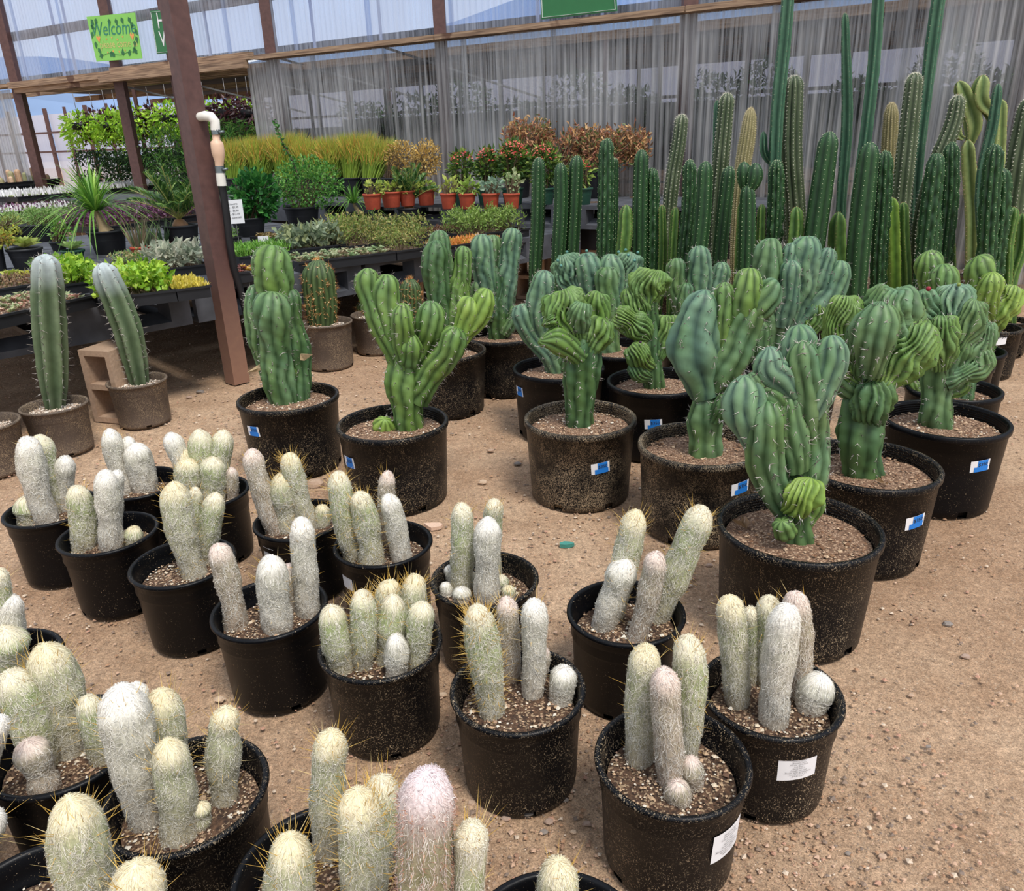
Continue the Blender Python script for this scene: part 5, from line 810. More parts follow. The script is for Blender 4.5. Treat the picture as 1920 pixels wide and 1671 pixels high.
RANK = [
 (1004, 575, 'first of the three smooth dark green columns at the left end, standing apart', [('p', [(1003, 575, 20), (1003, 520, 24), (1008, 420, 27), (1010, 295, 26)])]),
 (1062, 580, 'pair of smooth dark green columns in front of the stacked concrete blocks', [('p', [(1046, 580, 24), (1047, 480, 26), (1052, 380, 27), (1051, 305, 25)]), ('p', [(1072, 580, 24), (1073, 480, 26), (1078, 380, 27), (1082, 291, 27)])]),
 (1142, 585, 'tallest smooth dark column before the dry brown shrubs with a thin one behind', [('m', [(1134, 585, 28), (1134, 480, 31), (1136, 380, 31), (1137, 259, 28)]), ('p', [(1150, 585, 14), (1152, 400, 15), (1153, 296, 14)])]),
 (1167, 590, 'short light green five-ribbed cactus with a scalloped outline, right of the first lumpy column', [('c', [(1163, 590, 22), (1166, 500, 26), (1173, 430, 30), (1174, 384, 24)])]),
 (1212, 592, 'two dark green columns side by side, the left one taller', [('p', [(1198, 592, 26), (1199, 480, 29), (1200, 380, 29), (1203, 280, 27)]), ('m', [(1220, 592, 26), (1222, 480, 28), (1223, 380, 28), (1223, 314, 25)]), ('c', [(1236, 592, 16), (1242, 480, 18), (1241, 384, 14)])]),
 (1252, 550, 'spiny dark column with a silvery fuzzy crown, leaning right before the right wall post', [('s', [(1248, 550, 26), (1252, 440, 26), (1262, 330, 27), (1274, 260, 26), (1279, 214, 24)])]),
 (1275, 590, 'knobbly dark green column beside a light green one, right of the silvery-crowned spiny cactus', [('m', [(1280, 590, 26), (1283, 480, 28), (1292, 380, 27), (1293, 299, 25)]), ('c', [(1258, 590, 18), (1262, 480, 20), (1267, 388, 18)])]),
 (1312, 600, 'smooth dark column standing upright right of the knobbly one', [('p', [(1306, 600, 27), (1310, 480, 30), (1318, 400, 31), (1323, 302, 28)])]),
 (1340, 545, 'tall dark spiny column with white areoles and a slim green companion', [('s', [(1338, 545, 28), (1342, 420, 30), (1352, 300, 31), (1364, 174, 28)]), ('t', [(1336, 545, 15), (1340, 400, 15), (1345, 187, 14)])]),
 (1380, 560, 'tan finely spined column tapering to a blunt point', [('k', [(1378, 560, 18), (1382, 420, 22), (1393, 310, 29), (1404, 240, 27), (1408, 202, 18)])]),
 (1352, 598, 'smooth dark column in the front rank, left of the one with a round head', [('p', [(1346, 598, 27), (1350, 480, 28), (1358, 400, 28), (1368, 311, 26)])]),
 (1398, 600, 'dark column topped by two round ribbed heads', [('p', [(1394, 600, 28), (1400, 480, 32), (1402, 400, 31), (1402, 346, 27)]), ('p', [(1398, 360, 14), (1396, 340, 26), (1394, 303, 26)]), ('p', [(1404, 360, 14), (1413, 340, 28), (1417, 305, 28)]), ('c', [(1380, 600, 14), (1384, 480, 15), (1389, 380, 13)])]),
 (1440, 598, 'knobbly column and a light green one, right of the round-headed cactus', [('m', [(1450, 598, 28), (1450, 480, 30), (1455, 380, 30), (1457, 299, 26)]), ('c', [(1424, 598, 18), (1426, 480, 20), (1429, 383, 17)])]),
 (1448, 545, 'very tall slim light green column leaving the photo top, leftmost of three', [('t', [(1446, 545, 22), (1450, 380, 24), (1458, 200, 26), (1470, 80, 26), (1482, -60, 24)]), ('t', [(1448, 310, 8), (1434, 290, 15), (1431, 246, 15)])]),
 (1487, 545, 'thick spiny column with a frosted pale crown, touching the tall slim light green one', [('s', [(1488, 545, 34), (1492, 420, 36), (1484, 280, 38), (1489, 141, 34)]), ('s', [(1476, 545, 20), (1480, 420, 22), (1474, 300, 22), (1476, 170, 20)])]),
 (1517, 604, 'thick smooth dark column leaning right, with a light green one at its left foot', [('p', [(1516, 604, 34), (1524, 480, 40), (1540, 360, 41), (1556, 246, 36)]), ('c', [(1482, 604, 28), (1484, 500, 30), (1492, 430, 30), (1493, 387, 26)])]),
 (1577, 540, 'tall slim blue-green column ending in a lone point below the header board', [('t', [(1574, 540, 20), (1577, 380, 20), (1588, 220, 22), (1586, 100, 18), (1584, 24, 14)])]),
 (1575, 604, 'short broad light green cactus with scalloped ribs between two thick columns', [('c', [(1572, 604, 30), (1574, 520, 34), (1570, 450, 36), (1572, 397, 30)])]),
 (1614, 550, 'very tall slim blue-green column rising out of the photo, middle one of three', [('t', [(1600, 550, 22), (1604, 400, 22), (1625, 240, 24), (1640, 100, 24), (1650, -60, 22)])]),
 (1612, 608, 'tallest thick smooth column of the front rank, left of the yellow-green one', [('p', [(1602, 608, 34), (1608, 480, 42), (1618, 380, 42), (1632, 266, 36)])]),
 (1668, 545, 'tan hairy column with a reddish flank, seen over the knobbly cacti', [('k', [(1668, 545, 22), (1668, 380, 26), (1668, 280, 29), (1672, 192, 24)])]),
 (1652, 600, 'knobbly dark column directly left of the yellow-green four-ribbed one', [('m', [(1648, 600, 28), (1648, 480, 30), (1655, 380, 31), (1660, 283, 28)])]),
 (1684, 606, 'bright yellow-green four-ribbed cactus with a darker light green one at its right', [('y', [(1672, 606, 24), (1676, 520, 27), (1674, 440, 28), (1672, 370, 26)]), ('c', [(1702, 606, 20), (1698, 500, 22), (1694, 430, 22), (1694, 379, 20)])]),
 (1697, 560, 'tall spiny column with ivory areoles leaning right beneath the slim one', [('s', [(1680, 560, 32), (1688, 400, 34), (1702, 260, 35), (1716, 136, 30)])]),
 (1728, 545, 'very tall slim green column rising out of the photo, right-hand one of three', [('t', [(1716, 545, 16), (1722, 300, 20), (1736, 180, 22), (1748, 80, 26), (1768, -60, 24)]), ('s', [(1706, 545, 12), (1710, 400, 14), (1728, 260, 14), (1734, 200, 12)])]),
 (1742, 608, 'pair of knobbly dark columns leaning right, right of the light green ones', [('m', [(1724, 608, 30), (1735, 480, 34), (1746, 380, 35), (1757, 287, 32)]), ('m', [(1742, 608, 28), (1744, 500, 34), (1748, 440, 34), (1748, 378, 28)])]),
 (1780, 604, 'slim knobbly column with a light green one behind, left of the brown nursery tub', [('m', [(1764, 604, 28), (1770, 480, 30), (1782, 360, 30), (1784, 266, 26)]), ('c', [(1788, 604, 16), (1784, 480, 18), (1782, 404, 14)])]),
 (1745, 560, 'spiny grey-green column leaning strongly right towards the arched cactus', [('s', [(1706, 560, 30), (1728, 420, 32), (1760, 300, 33), (1790, 220, 30), (1797, 178, 26)])]),
 (1846, 500, 'arching pale-edged cactus with hooked arms in a brown nursery tub by the wall', [('e', [(1820, 500, 26), (1822, 400, 30), (1816, 300, 32), (1814, 262, 28)]), ('e', [(1818, 270, 18), (1824, 240, 34), (1808, 180, 34), (1797, 152, 28)]), ('e', [(1850, 500, 20), (1852, 320, 24), (1856, 210, 24), (1838, 190, 34), (1842, 140, 30)]), ('e', [(1862, 500, 20), (1872, 300, 24), (1876, 186, 24)]), ('e', [(1806, 260, 10), (1798, 255, 14), (1796, 234, 13)])]),
 (1868, 510, 'slim dark blue-green column poking up right of the arching pale-edged cactus', [('t', [(1836, 510, 18), (1842, 320, 20), (1862, 230, 20), (1872, 156, 18)])]),
 (1858, 604, 'pair of fat knobbly dark columns near the right edge', [('m', [(1846, 604, 30), (1850, 480, 34), (1856, 380, 35), (1866, 271, 32)]), ('m', [(1862, 604, 30), (1866, 480, 36), (1874, 400, 38), (1878, 315, 34)])]),
 (1888, 555, 'large spiny column leaning out of the right edge', [('s', [(1880, 555, 36), (1894, 420, 42), (1915, 280, 44), (1935, 180, 40)])]),
 (1896, 600, 'pair of light green scalloped cacti at the right edge', [('c', [(1880, 600, 20), (1884, 520, 26), (1888, 450, 26), (1902, 388, 24)]), ('c', [(1896, 600, 20), (1896, 520, 24), (1912, 470, 26), (1918, 400, 24)])]),
]
AREO = []
PLACED = [(o.location.x, o.location.y, max(c.dimensions.x/2 for c in o.children if c.name.startswith('pot'))) for o in bpy.data.objects if o.name.startswith('potted_') and o.location.z < .1]
for (cx, cy, lab, stems) in RANK:
    tub = 'brown nursery tub by' in lab; H_ = .22; R_ = .17 if tub else (.098 if len(stems) == 1 else .118)
    c0 = at(cx, cy, H_); best = None
    for dy in sorted(np.arange(-.55, .95, .03), key=abs):
        Yc = c0[1]+dy; xc = c0[0]*Yc/c0[1]
        gap = min(math.hypot(xc-a, Yc-b_)-R_-r for a, b_, r in PLACED); wallgap = -((np.array([xc, Yc, 0])-W0) @ WN)-R_-.14
        if min(gap, wallgap) > .004: best = (xc, Yc); break
    if best is None: best = (c0[0], c0[1])
    C = np.array(best); PLACED.append((C[0], C[1], R_))
    root = thing('potted_column_cactus', lab, 'cactus', (C[0], C[1], 0), 'tall column cacti ranked before the wall'); zs, rs = pot(root, C, R_, H_, 'small', 'pot_flecked' if not tub else 'pot_grey', .03); soil(root, C, zs, rs, 'soil_brown', BRN, 0)
    for j, (kind, pts) in enumerate(stems):
        Yb = C[1]+(.02 if j % 2 else -.02)*(len(stems) > 1); base = None
        if pts[0][1] > 490:
            q = on_y(pts[0][0], pts[0][1], Yb)[0]; base = np.array([min(max(q[0], C[0]-rs*.7), C[0]+rs*.7), Yb, zs-.012])
        a = column(root, C, zs, kind, pts, Yb, base)
# ---------------------------------------------------------------- trays and potted plants on the benches
GT = 'black nursery trays of small succulents on the pallets'
def tray(a, b, depth, z, label, fill, kind, cols, h=.06, n=400, L=.03, w=.018, extra=None, name='succulent_tray', hcol=None):
    zr = z+.065; A, B = at(a[0], a[1], zr), at(b[0], b[1], zr); ex = (B-A); Lx = np.linalg.norm(ex); ex /= Lx; ey = np.array([-ex[1], ex[0], 0])
    root = thing(name, label, 'tray', (A+B)/2-[0, 0, .065]+ey*depth/2, GT); M = np.stack([ex, ey, [0, 0, 1]]); O = A-[0, 0, .063]
    mb = MB(); t_ = .008
    mb.box((0, 0, 0), (Lx, depth, .006), M=M, O=O); mb.box((0, 0, .006), (Lx, t_, .063), M=M, O=O); mb.box((0, depth-t_, .006), (Lx, depth, .063), M=M, O=O)
    mb.box((0, t_, .006), (t_, depth-t_, .063), M=M, O=O); mb.box((Lx-t_, t_, .006), (Lx, depth-t_, .063), M=M, O=O); mb.box((-.008, -.008, .054), (Lx+.008, .001, .066), M=M, O=O); part('tray', mb, 'black_plastic', root, smooth=False)
    mb = MB(); mb.box((t_, t_, .008), (Lx-t_, depth-t_, .045), M=M, O=O); part('soil', mb, 'soil_dark', root, smooth=False)
    def loc(u, v, zz): return O+np.outer(u*Lx, ex)+np.outer(v*depth, ey)+np.outer(zz, [0, 0, 1])
    mb = MB()
    if kind == 'rosette':
        m_ = int(n/9); cu, cv = .04+.92*rng.random(m_), .06+.88*rng.random(m_); base = loc(cu, cv, .045+h*rng.random(m_)*.5); cc = pick(cols, m_)
        an = (np.arange(9)/9*6.283)[None]+rng.random((m_, 1))*6; D = np.stack([np.cos(an), np.sin(an), .5+.7*rng.random((m_, 9))], -1).reshape(-1, 3); leaves(mb, np.repeat(base, 9, 0), D, L*(.6+.6*rng.random(m_*9)), w, np.repeat(cc, 9, 0), .25, up=(0, 0, 1))
    elif kind == 'spike':
        P = loc(.03+.94*rng.random(n), .04+.92*rng.random(n), .04+h*.5*rng.random(n)); leaves(mb, P, rng.normal(size=(n, 3))*.35+[0, 0, 1], L*(.6+.7*rng.random(n)), w, pick(cols, n))
    elif kind == 'bush':
        u, v = .02+.96*rng.random(n), .03+.94*rng.random(n); hh = h*(.75+.25*np.sin(u*23+3)*np.sin(v*9+1)); P = loc(u, v, .05+hh*rng.random(n)**.55); leaves(mb, P, rng.normal(size=(n, 3))*.9+[0, 0, .6], L*(.6+.7*rng.random(n)), w, pick(cols, n))
        m_ = n//12; P = loc(.03+.94*rng.random(m_), .05+.9*rng.random(m_), np.full(m_, .04)); spikes(mb, P, rng.normal(size=(m_, 3))*.25+[0, 0, 1], h*.8, .0025, lin('6a5a40'))
    part('foliage', mb, 'leaf', root, 'stuff', smooth=False)
    if extra == 'tags':
        mb = MB(); m_ = int(Lx*34); rw = np.linspace(.06, .94, 6); u = np.tile(np.linspace(.02, .98, m_), 6)+rng.normal(size=6*m_)*.004; v = np.repeat(rw, m_)+rng.normal(size=6*m_)*.03; m_ *= 2; P = loc(u, v, np.full(3*m_, .05)); tl = rng.normal(size=(3*m_, 3))*.2+[0, 0, 1.25]
        V = np.stack([P-ex*.009, P+ex*.009, P+ex*.009+tl*.05, P+tl*.065, P-ex*.009+tl*.05], 1); mb.add(V.reshape(-1, 3), T=(np.arange(3*m_)[:, None, None]*5+np.array([[0, 1, 2], [0, 2, 4], [4, 2, 3]])).reshape(-1, 3)); part('plant_tags', mb, 'white_paper', root, 'stuff', smooth=False)
    return root, loc, Lx, ex, ey
YG = ['a6c83c', '8cb830', 'b8d44c', '78a428']; GRY = ['a4ac94', 'b8bca4', '8c9880', 'c6c4ac']; SED = ['8c9c50', 'a4a058', '74883c', 'b4a868', '6c7c3c']; PUR = ['6c3a58', '82506c', '52304a', '94688a']
tray((-120, 617), (180, 552), .5, TZ, 'long front tray of flat pale rosettes tinged pink, at the left edge', 1, 'rosette', ['b8bc88', '98a878', 'c8a890', 'a8b084', 'c89c88'], .04, 2600, .032, .012)
tray((-120, 560), (120, 523), .40, TZ, 'tray of dull reddish brown seedlings behind the flat rosettes at the left edge', 1, 'bush', ['7c5c48', '94785c', '6c6840', 'a08460'], .05, 900, .03, .01)
tray((186, 560), (329, 543), .55, TZ, 'front tray heaped with bright lime green jade leaves, left of the big post', 1, 'bush', YG, .14, 1300, .045, .032)
tray((120, 534), (190, 524), .42, TZ, 'tray of lime green jade leaves behind the leaning silvery column', 1, 'bush', YG, .14, 700, .045, .032)
tray((331, 543), (393, 535), .34, TZ, 'tray of low butter-yellow sedum touching the big post', 1, 'spike', ['e0d060', 'ecdc78', 'd4c450', 'c4b83c'], .06, 1100, .035, .014)
tray((300, 505), (396, 494), .45, TZ, 'tray of fuzzy silver-grey felt leaves left of the big post', 1, 'bush', GRY, .15, 620, .06, .026)
tray((440, 512), (520, 502), .3, TZ, 'small tray of red and yellow baby rosettes right of the big post', 1, 'rosette', ['a85c50', '8a4a48', 'd4b048', '7c5a50'], .03, 500, .03, .014)
tray((560, 492), (742, 471), .34, TZ, 'tray of flat pale sage rosettes above the orange-spined cactus', 1, 'rosette', ['a0b084', '88a070', 'b4bc90', 'a89878'], .05, 1300, .035, .018)
tray((744, 471), (815, 461), .42, TZ, 'tray of twiggy yellow-green sedum at the corner of the pallet', 1, 'bush', SED, .17, 900, .03, .01)
tray((448, 482), (548, 470), .3, TZ, 'tray of bright feathery green sedum behind the red and yellow rosettes', 1, 'spike', ['6ea03c', '5c9030', '84b04c'], .1, 1300, .06, .012)
tray((548, 468), (650, 457), .35, TZ, 'tray of plump grey-green fuzzy leaves in front of the elephant bush', 1, 'bush', ['8c9c80', '7c8c6c', 'a0ac8c', '98a070'], .17, 620, .065, .035)
tray((655, 462), (745, 451), .5, TZ, 'tray of tall brownish-green sedum sprigs, middle of the bench', 1, 'bush', SED, .24, 1500, .03, .012)
tray((745, 452), (820, 442), .4, TZ, 'tray of brownish sedum sprigs below the smaller sago palm', 1, 'bush', SED, .20, 1100, .03, .012)
tray((838, 462), (945, 446), .32, TZ, 'round-cornered tray of orange tipped sedum above the blue-green heads', 1, 'spike', ['e08c40', 'e8a858', 'd4b450', 'c87838'], .04, 1300, .035, .01)
tray((872, 441), (992, 428), .45, TZ, 'tray of dense fine-leaved green shrublets below the terracotta pots', 1, 'bush', ['8ca850', '789840', 'a4bc64', '6c8838'], .22, 2200, .04, .01)
tray((800, 436), (880, 427), .3, TZ, 'tray of dark brown bark mulch and seedlings under the terracotta pots', 1, 'bush', ['5c3c30', '74503c', '8c6850'], .03, 500, .03, .014)
# low trays farther back on the left
tray((-60, 452), (62, 438), .4, TZ, 'tray of yellow sedum behind the small pots at the left edge', 1, 'bush', ['c8c848', 'a8b050', '8c9c50'], .1, 1000, .03, .012)
tray((40, 430), (190, 412), .6, TZ, 'wide tray of fluffy pale green sedum left of the ponytail palm', 1, 'bush', ['8cac60', 'a0b878', '7c9c54'], .2, 2000, .04, .014)
tray((200, 425), (330, 408), .8, TZ, 'wide tray of dark purple trailing leaves between the two palms', 1, 'bush', PUR, .2, 1700, .06, .022)
tray((330, 408), (400, 398), .6, TZ, 'tray of dark purple leaves behind the sago palm', 1, 'bush', PUR, .2, 1000, .06, .022)
tray((-40, 402), (210, 380), .4, TZ+.05, 'back tray of purple leaves edged by a line of white plant tags', 1, 'bush', PUR, .08, 1000, .05, .02, extra='tags')
for i, (a, b, lab) in enumerate((((-60, 372), (30, 368), 'green tray bristling with white plant tags at the left edge'), ((32, 369), (118, 362), 'green tray bristling with white plant tags under the tan cacti'), ((120, 362), (205, 354), 'green tray bristling with white plant tags left of the middle doorway post'), ((207, 354), (290, 346), 'green tray bristling with white plant tags right of the middle doorway post'), ((292, 346), (345, 340), 'green tray bristling with white plant tags behind the sago palm'), ((352, 340), (400, 335), 'tray with white plant tags just behind the big post'))):
    tray(a, b, .95, T2, lab, 1, 'rosette', ['9cb070', 'b0b888', '88a064'], .02, 700, .04, .02, extra='tags')
tray((70, 512), (168, 500), .26, TZ, 'small tray of dark green seedlings in front of the ponytail palm', 1, 'bush', ['5c8040', '7c9c50', '8ca468'], .1, 420, .03, .016)
tray((225, 498), (296, 489), .22, TZ, 'narrow tray of mixed green cuttings below the aloes', 1, 'bush', ['6c9048', '98ac70', 'b0a070'], .09, 360, .03, .016)
tray((428, 446), (452, 443), .2, TZ, 'tiny tray of green cuttings at the hose of the big post', 1, 'bush', ['5c8040', '7c9c50'], .08, 120, .03, .016)
tray((508, 446), (545, 441), .3, TZ, 'small tray of brownish rosettes left of the elephant bush pot', 1, 'rosette', ['98804c', '8c7c58', 'a8986c'], .05, 360, .035, .016)
tray((612, 436), (668, 430), .3, TZ, 'small tray of lime rosettes right of the elephant bush pot', 1, 'rosette', ['a8c858', '90b048', 'b8cc70'], .06, 420, .035, .018)
tray((700, 436), (750, 431), .3, TZ, 'small tray of green rosettes left of the smaller sago palm', 1, 'rosette', ['8ca858', 'a4b868'], .06, 360, .035, .018)
# small tan cacti in dark trays by the ribbed sheet at far left
for i, (x0, x1, y, lab) in enumerate(((-50, 6, 347, 'leftmost black tray of round tan and green cacti'), (8, 62, 343, 'black tray of stubby tan cacti below the left ribbed sheet'), (64, 112, 338, 'black tray of pale columnar baby cacti by the left doorway post'))):
    root, loc, Lx, ex, ey = tray((x0, y), (x1, y-4), .4, .92, lab, 1, 'spike', ['8c7c60'], .01, 20, .02, .01, name='cactus_tray')
    O_ = at((x0+x1)/2, y-2, .985); mb = MB(); mb.bar(O_-ex*Lx/2+ey*.2-[0, 0, .125], O_+ex*Lx/2+ey*.2-[0, 0, .125], .36, .115); solo('plastic_crate', mb, 'black_plastic', 'shallow black crate under the '+lab.split(' by ')[0], 'crate', O_-[0, 0, .18], 'crates under the tan cacti', False)
    for j in range(9):
        q = loc(np.array([.1+.1*j]), np.array([.3+.5*rng.random()]), np.array([.05]))[0]; r = .035+.02*rng.random(); h_ = .07+.16*rng.random(); S = surf([q, q+[0, 0, h_]], [r, r*.9], 20, 8, ribs=10, rd=.12); mb = MB()
        c_ = lin(['c8a484', 'b88c70', 'd8b898', '98986c', 'a8a078'][rng.integers(5)]); addsurf(mb, S, np.broadcast_to(c_, S[0].shape)*(.75+.25*S[2][..., None])); part('small_cactus', mb, 'cactus_skin', root)

def bench_pot(root, P, R, H, mat, z=None):
    key = ('bp', round(R, 3), round(H, 3), mat)
    if key not in POTM:
        mb = MB(); mb.lathe([(0, .002), (R*.72, 0), (R*.74, .004), (R*.9, H*.8), (R*.905, H*.81), (R*.92, H-.02), (R*.99, H-.018), (R, H-.003), (R*.96, H), (R*.92, H-.01), (R*.86, H*.6), (R*.7, .012), (0, .012)], (0, 0, 0), 32); POTM[key] = mb.mesh('pot', mat)
    o = part('pot', POTM[key], mat, root); mb = MB(); mb.lathe([(0, H-.022), (R*.91, H-.026)], P, 20); part('soil', mb, 'soil_dark', root); return o
def plant(name, label, cat, px, z, wpx, hpx, kind, potm='black_plastic', cols=None, fol=None, n=500, group=None, L=.05, w=.02, **kw):
    """px: pixel of the pot's foot centre; wpx/hpx: pot size in pixels; fol: foliage box (cx, top y, half width px, bottom y) in pixels"""
    P = at(px[0], px[1], z); R = wpx*mpp(P)/2; ov = (P-W0) @ WN+R+(.30 if z > .7 else .12); P = P-WN*max(ov, 0); s = mpp(P); R = wpx*s/2; H = hpx*s; root = thing(name, label, cat, P, group); bench_pot(root, P, R, H, potm); top = P+[0, 0, H-.02]
    X0, X1, Yt, Yb = fol; q0 = on_y((X0+X1)/2, Yt, P[1])[0]; hw = (X1-X0)/2*s; hh = q0[2]-top[2]; zb = on_y((X0+X1)/2, Yb, P[1])[0][2]; Cn = np.array([q0[0], P[1], (q0[2]+zb)/2]); hz = (q0[2]-zb)/2; cols = cols or HG; mb = MB()
    if kind in ('bush', 'flower', 'dry'):
        st = MB()
        m_ = 26 if kind != 'dry' else 110
        for j in range(m_):
            an = rng.random()*6.283; rr = math.sqrt(rng.random()); e_ = Cn+np.array([hw*rr*math.cos(an), hw*.8*rr*math.sin(an), (hz*(.1+.9*rng.random())*math.sqrt(max(1-rr*rr*.7, .1)))]); a0 = top+np.array([R*.5*math.cos(an)*rr, R*.5*math.sin(an)*rr, 0]); mid = (a0+e_)/2+[0, 0, hz*.1]; st.pipe([a0, mid, e_], [.006, .004, .002], 4, C=lin('6a5844' if kind != 'dry' else '8c7660'))
            if kind == 'dry': lv = 12; leaves(mb, np.repeat(e_[None], lv, 0)+rng.normal(size=(lv, 3))*.02-np.linspace(0, .2, lv)[:, None]*[0, 0, 1], rng.normal(size=(lv, 3))+[0, 0, .5], .05*(.5+rng.random(lv)), .022, pick(cols, lv))
        part('stems', st, 'cactus_skin', root, 'stuff')
        if kind != 'dry': blob_leaves(mb, Cn, (hw, hw*.8, hz), n, L, w, cols, .25, .3)
        if kind == 'flower':
            m_ = n//5; D = rng.normal(size=(m_, 3)); D[:, 2] = np.abs(D[:, 2])+.5; D /= np.linalg.norm(D, axis=1)[:, None]; fb = MB(); rocks(fb, Cn+D*np.array([hw, hw*.8, hz])*1.02, np.full(m_, .013), ['e05850', 'e87868', 'd84848', 'f09080'], .7); part('flowers', fb, 'leaf', root, 'stuff', smooth=False)
    elif kind == 'twig':
        m_ = n; an = rng.random(m_)*6.283; rr = np.sqrt(rng.random(m_)); Pb = top+np.stack([R*.8*rr*np.cos(an), R*.8*rr*np.sin(an), 0*an], -1); Tt = Cn+np.stack([hw*rr*np.cos(an), hw*.45*rr*np.sin(an), hz*(.3+.7*rng.random(m_))], -1); D = Tt-Pb; Ls = np.linalg.norm(D, axis=1)
        for f0, cc, r_ in ((0, ['8cac40', 'a4bc4c'], .0045), (.45, ['bcc850', 'd0cc5c', 'e0b458', 'a8c048'], .004)):
            k_ = 2 if f0 else 1
            Dn = D/Ls[:, None]+(rng.normal(size=D.shape)*.22 if f0 else 0); spikes(mb, Pb+D*f0, Dn, Ls*(1-f0), r_, pick(cc, m_))
            if f0: spikes(mb, Pb+D*.6, D/Ls[:, None]+rng.normal(size=D.shape)*.35, Ls*.4, .003, pick(['e4cc64', 'd4d060', 'e8a858', 'c4d058'], m_))
    elif kind == 'strap':
        trunk = MB(); trunk.pipe([top, top+[0, 0, .10*hh]+np.array([-.02, 0, 0]), top+np.array([-.05, 0, .28*hh])], [R*.42, R*.2, R*.12], 12, C=lin('a8906c')); part('trunk', trunk, 'cactus_skin', root); c0 = top+np.array([-.05, 0, .28*hh]); m_ = n; K = 9
        an = rng.random(m_)*6.283; el = .15+1.3*rng.random(m_); Ls = hh*(.55+.5*rng.random(m_)); out = np.stack([np.cos(an), np.sin(an)], -1); t = np.linspace(0, 1, K); W_ = w*(1-t**2)[None, :, None]+.001
        X = (Ls*np.cos(el))[:, None]*t*(1+.25*t); Z = (Ls*np.sin(el))[:, None]*t-(Ls*.75*(1.15-np.sin(el)*.7))[:, None]*t**2.3
        Pc = np.concatenate([out[:, None, :]*X[..., None], Z[..., None]], -1)+c0+out[:, None, :].repeat(K, 1).dot(np.eye(2, 3))*.02; sd = np.stack([-out[:, 1], out[:, 0], 0*an], -1)[:, None, :]
        G = np.stack([Pc-sd*W_/2, Pc+sd*W_/2], 2); cc = np.repeat(pick(cols, m_), K*2, 0); i = np.arange(m_)[:, None]*K*2+np.arange(K-1)[None]*2; mb.add(G.reshape(-1, 3), np.stack([i, i+1, i+3, i+2], -1).reshape(-1, 4), C=cc)
    elif kind == 'palm':
        tr = MB(); tr.lathe([(R*.45, 0), (R*.42, .05*hh), (R*.25, .12*hh), (.0, .14*hh)], top, 12, C=lin('8c6848')); part('trunk', tr, 'cactus_skin', root); c0 = top+[0, 0, .12*hh]; K = 26
        for j in range(n):
            an = j*2.4; el = .55+.8*rng.random(); Lf = hh*(.78+.25*rng.random()); t = np.linspace(.0, 1, K); o_ = np.array([math.cos(an), math.sin(an), 0]); C_ = c0+np.outer(Lf*math.cos(el)*t, o_)+np.outer(Lf*math.sin(el)*t-.35*Lf*math.cos(el)*t**2, [0, 0, 1]); tg = np.gradient(C_, axis=0); tg /= np.linalg.norm(tg, axis=1)[:, None]; sd = np.cross(tg, [0, 0, 1]); sd /= np.linalg.norm(sd, axis=1)[:, None]+1e-9; upv = np.cross(sd, tg)
            mb.pipe(C_[::5], .004, 4, C=lin('a8a860'))
            for sg in (-1, 1): k0 = 4; ll = Lf*.24*np.sin(np.pi*np.clip(.12+.85*t[k0:], 0, 1))**.6+.01; leaves(mb, C_[k0:], sg*sd[k0:]*.8+tg[k0:]*.75+upv[k0:]*.35, ll, .016, pick(cols, K-k0), up=(0, 0, 1))
    elif kind == 'rosette':
        for j in range(n): an = j*2.4; el = .3+1.0*j/n; leaves(mb, (top+[0, 0, .02])[None], np.array([[math.cos(an), math.sin(an), math.tan(el*.8)]]), np.array([max(hw, .05)*(1.1-.4*j/n)]), max(hw, .05)*.6, pick(cols, 1), up=(0, 0, 1))
    elif kind == 'aloe':
        an = rng.random(n)*6.283; spikes(mb, top+np.stack([R*.5*np.cos(an), R*.5*np.sin(an), 0*an], -1), np.stack([.35*np.cos(an), .35*np.sin(an), np.full(n, 1.)], -1)+.1*rng.normal(size=(n, 3)), hh*(.6+.5*rng.random(n)), w, pick(cols, n))
    part('foliage', mb, 'leaf', root, 'stuff', smooth=False); return root, P, s
GRN = ['4c7a34', '6c9840', '3c6a2c', '84ac4c']; PLM = ['4c7434', '64884a', '3c6230', '86a050']
plant('ponytail_palm', 'arching ponytail palm with long strap leaves in a black pot left of the sago palm', 'plant', (208, 474), TZ, 70, 42, 'strap', cols=['6c9c3c', '86b048', '548434', '9cbc58'], fol=(120, 310, 285, 430), n=230, w=.015)
plant('sago_palm', 'large sago palm with stiff dark fronds in a black pot touching the big post', 'plant', (346, 466), TZ, 66, 44, 'palm', cols=PLM, fol=(290, 400, 306, 420), n=24)
plant('sago_palm', 'smaller sago palm fanning out in front of the red terracotta pots', 'plant', (770, 426), TZ, 46, 36, 'palm', cols=PLM, fol=(712, 822, 306, 392), n=22)
plant('elephant_bush', 'large elephant bush with tiny round leaves in a black pot on the bench', 'plant', (570, 428), TZ, 68, 40, 'bush', cols=['4c8434', '68a044', '3c742c', '80b054'], fol=(505, 635, 292, 395), n=2300, L=.03, w=.022)
r_, P, s = plant('jade_bush', 'dark glossy green bush in a black pot right of the big post', 'plant', (470, 442), TZ, 66, 34, 'bush', cols=['2c6a2c', '3c7c34', '4c8c3c', '245a28'], fol=(432, 512, 318, 414), n=900, L=.06, w=.045)
plant('spider_plant', 'green plant with thin drooping leaves left of the smaller sago palm', 'plant', (676, 420), TZ, 40, 22, 'strap', cols=['4c8030', '6c9c40', '86ac50'], fol=(636, 716, 325, 395), n=90, w=.012)
root = thing('trailing_shoot', 'single leafy shoot sprouting above the elephant bush', 'plant', on_y(560, 330, P[1])[0]); mb = MB()
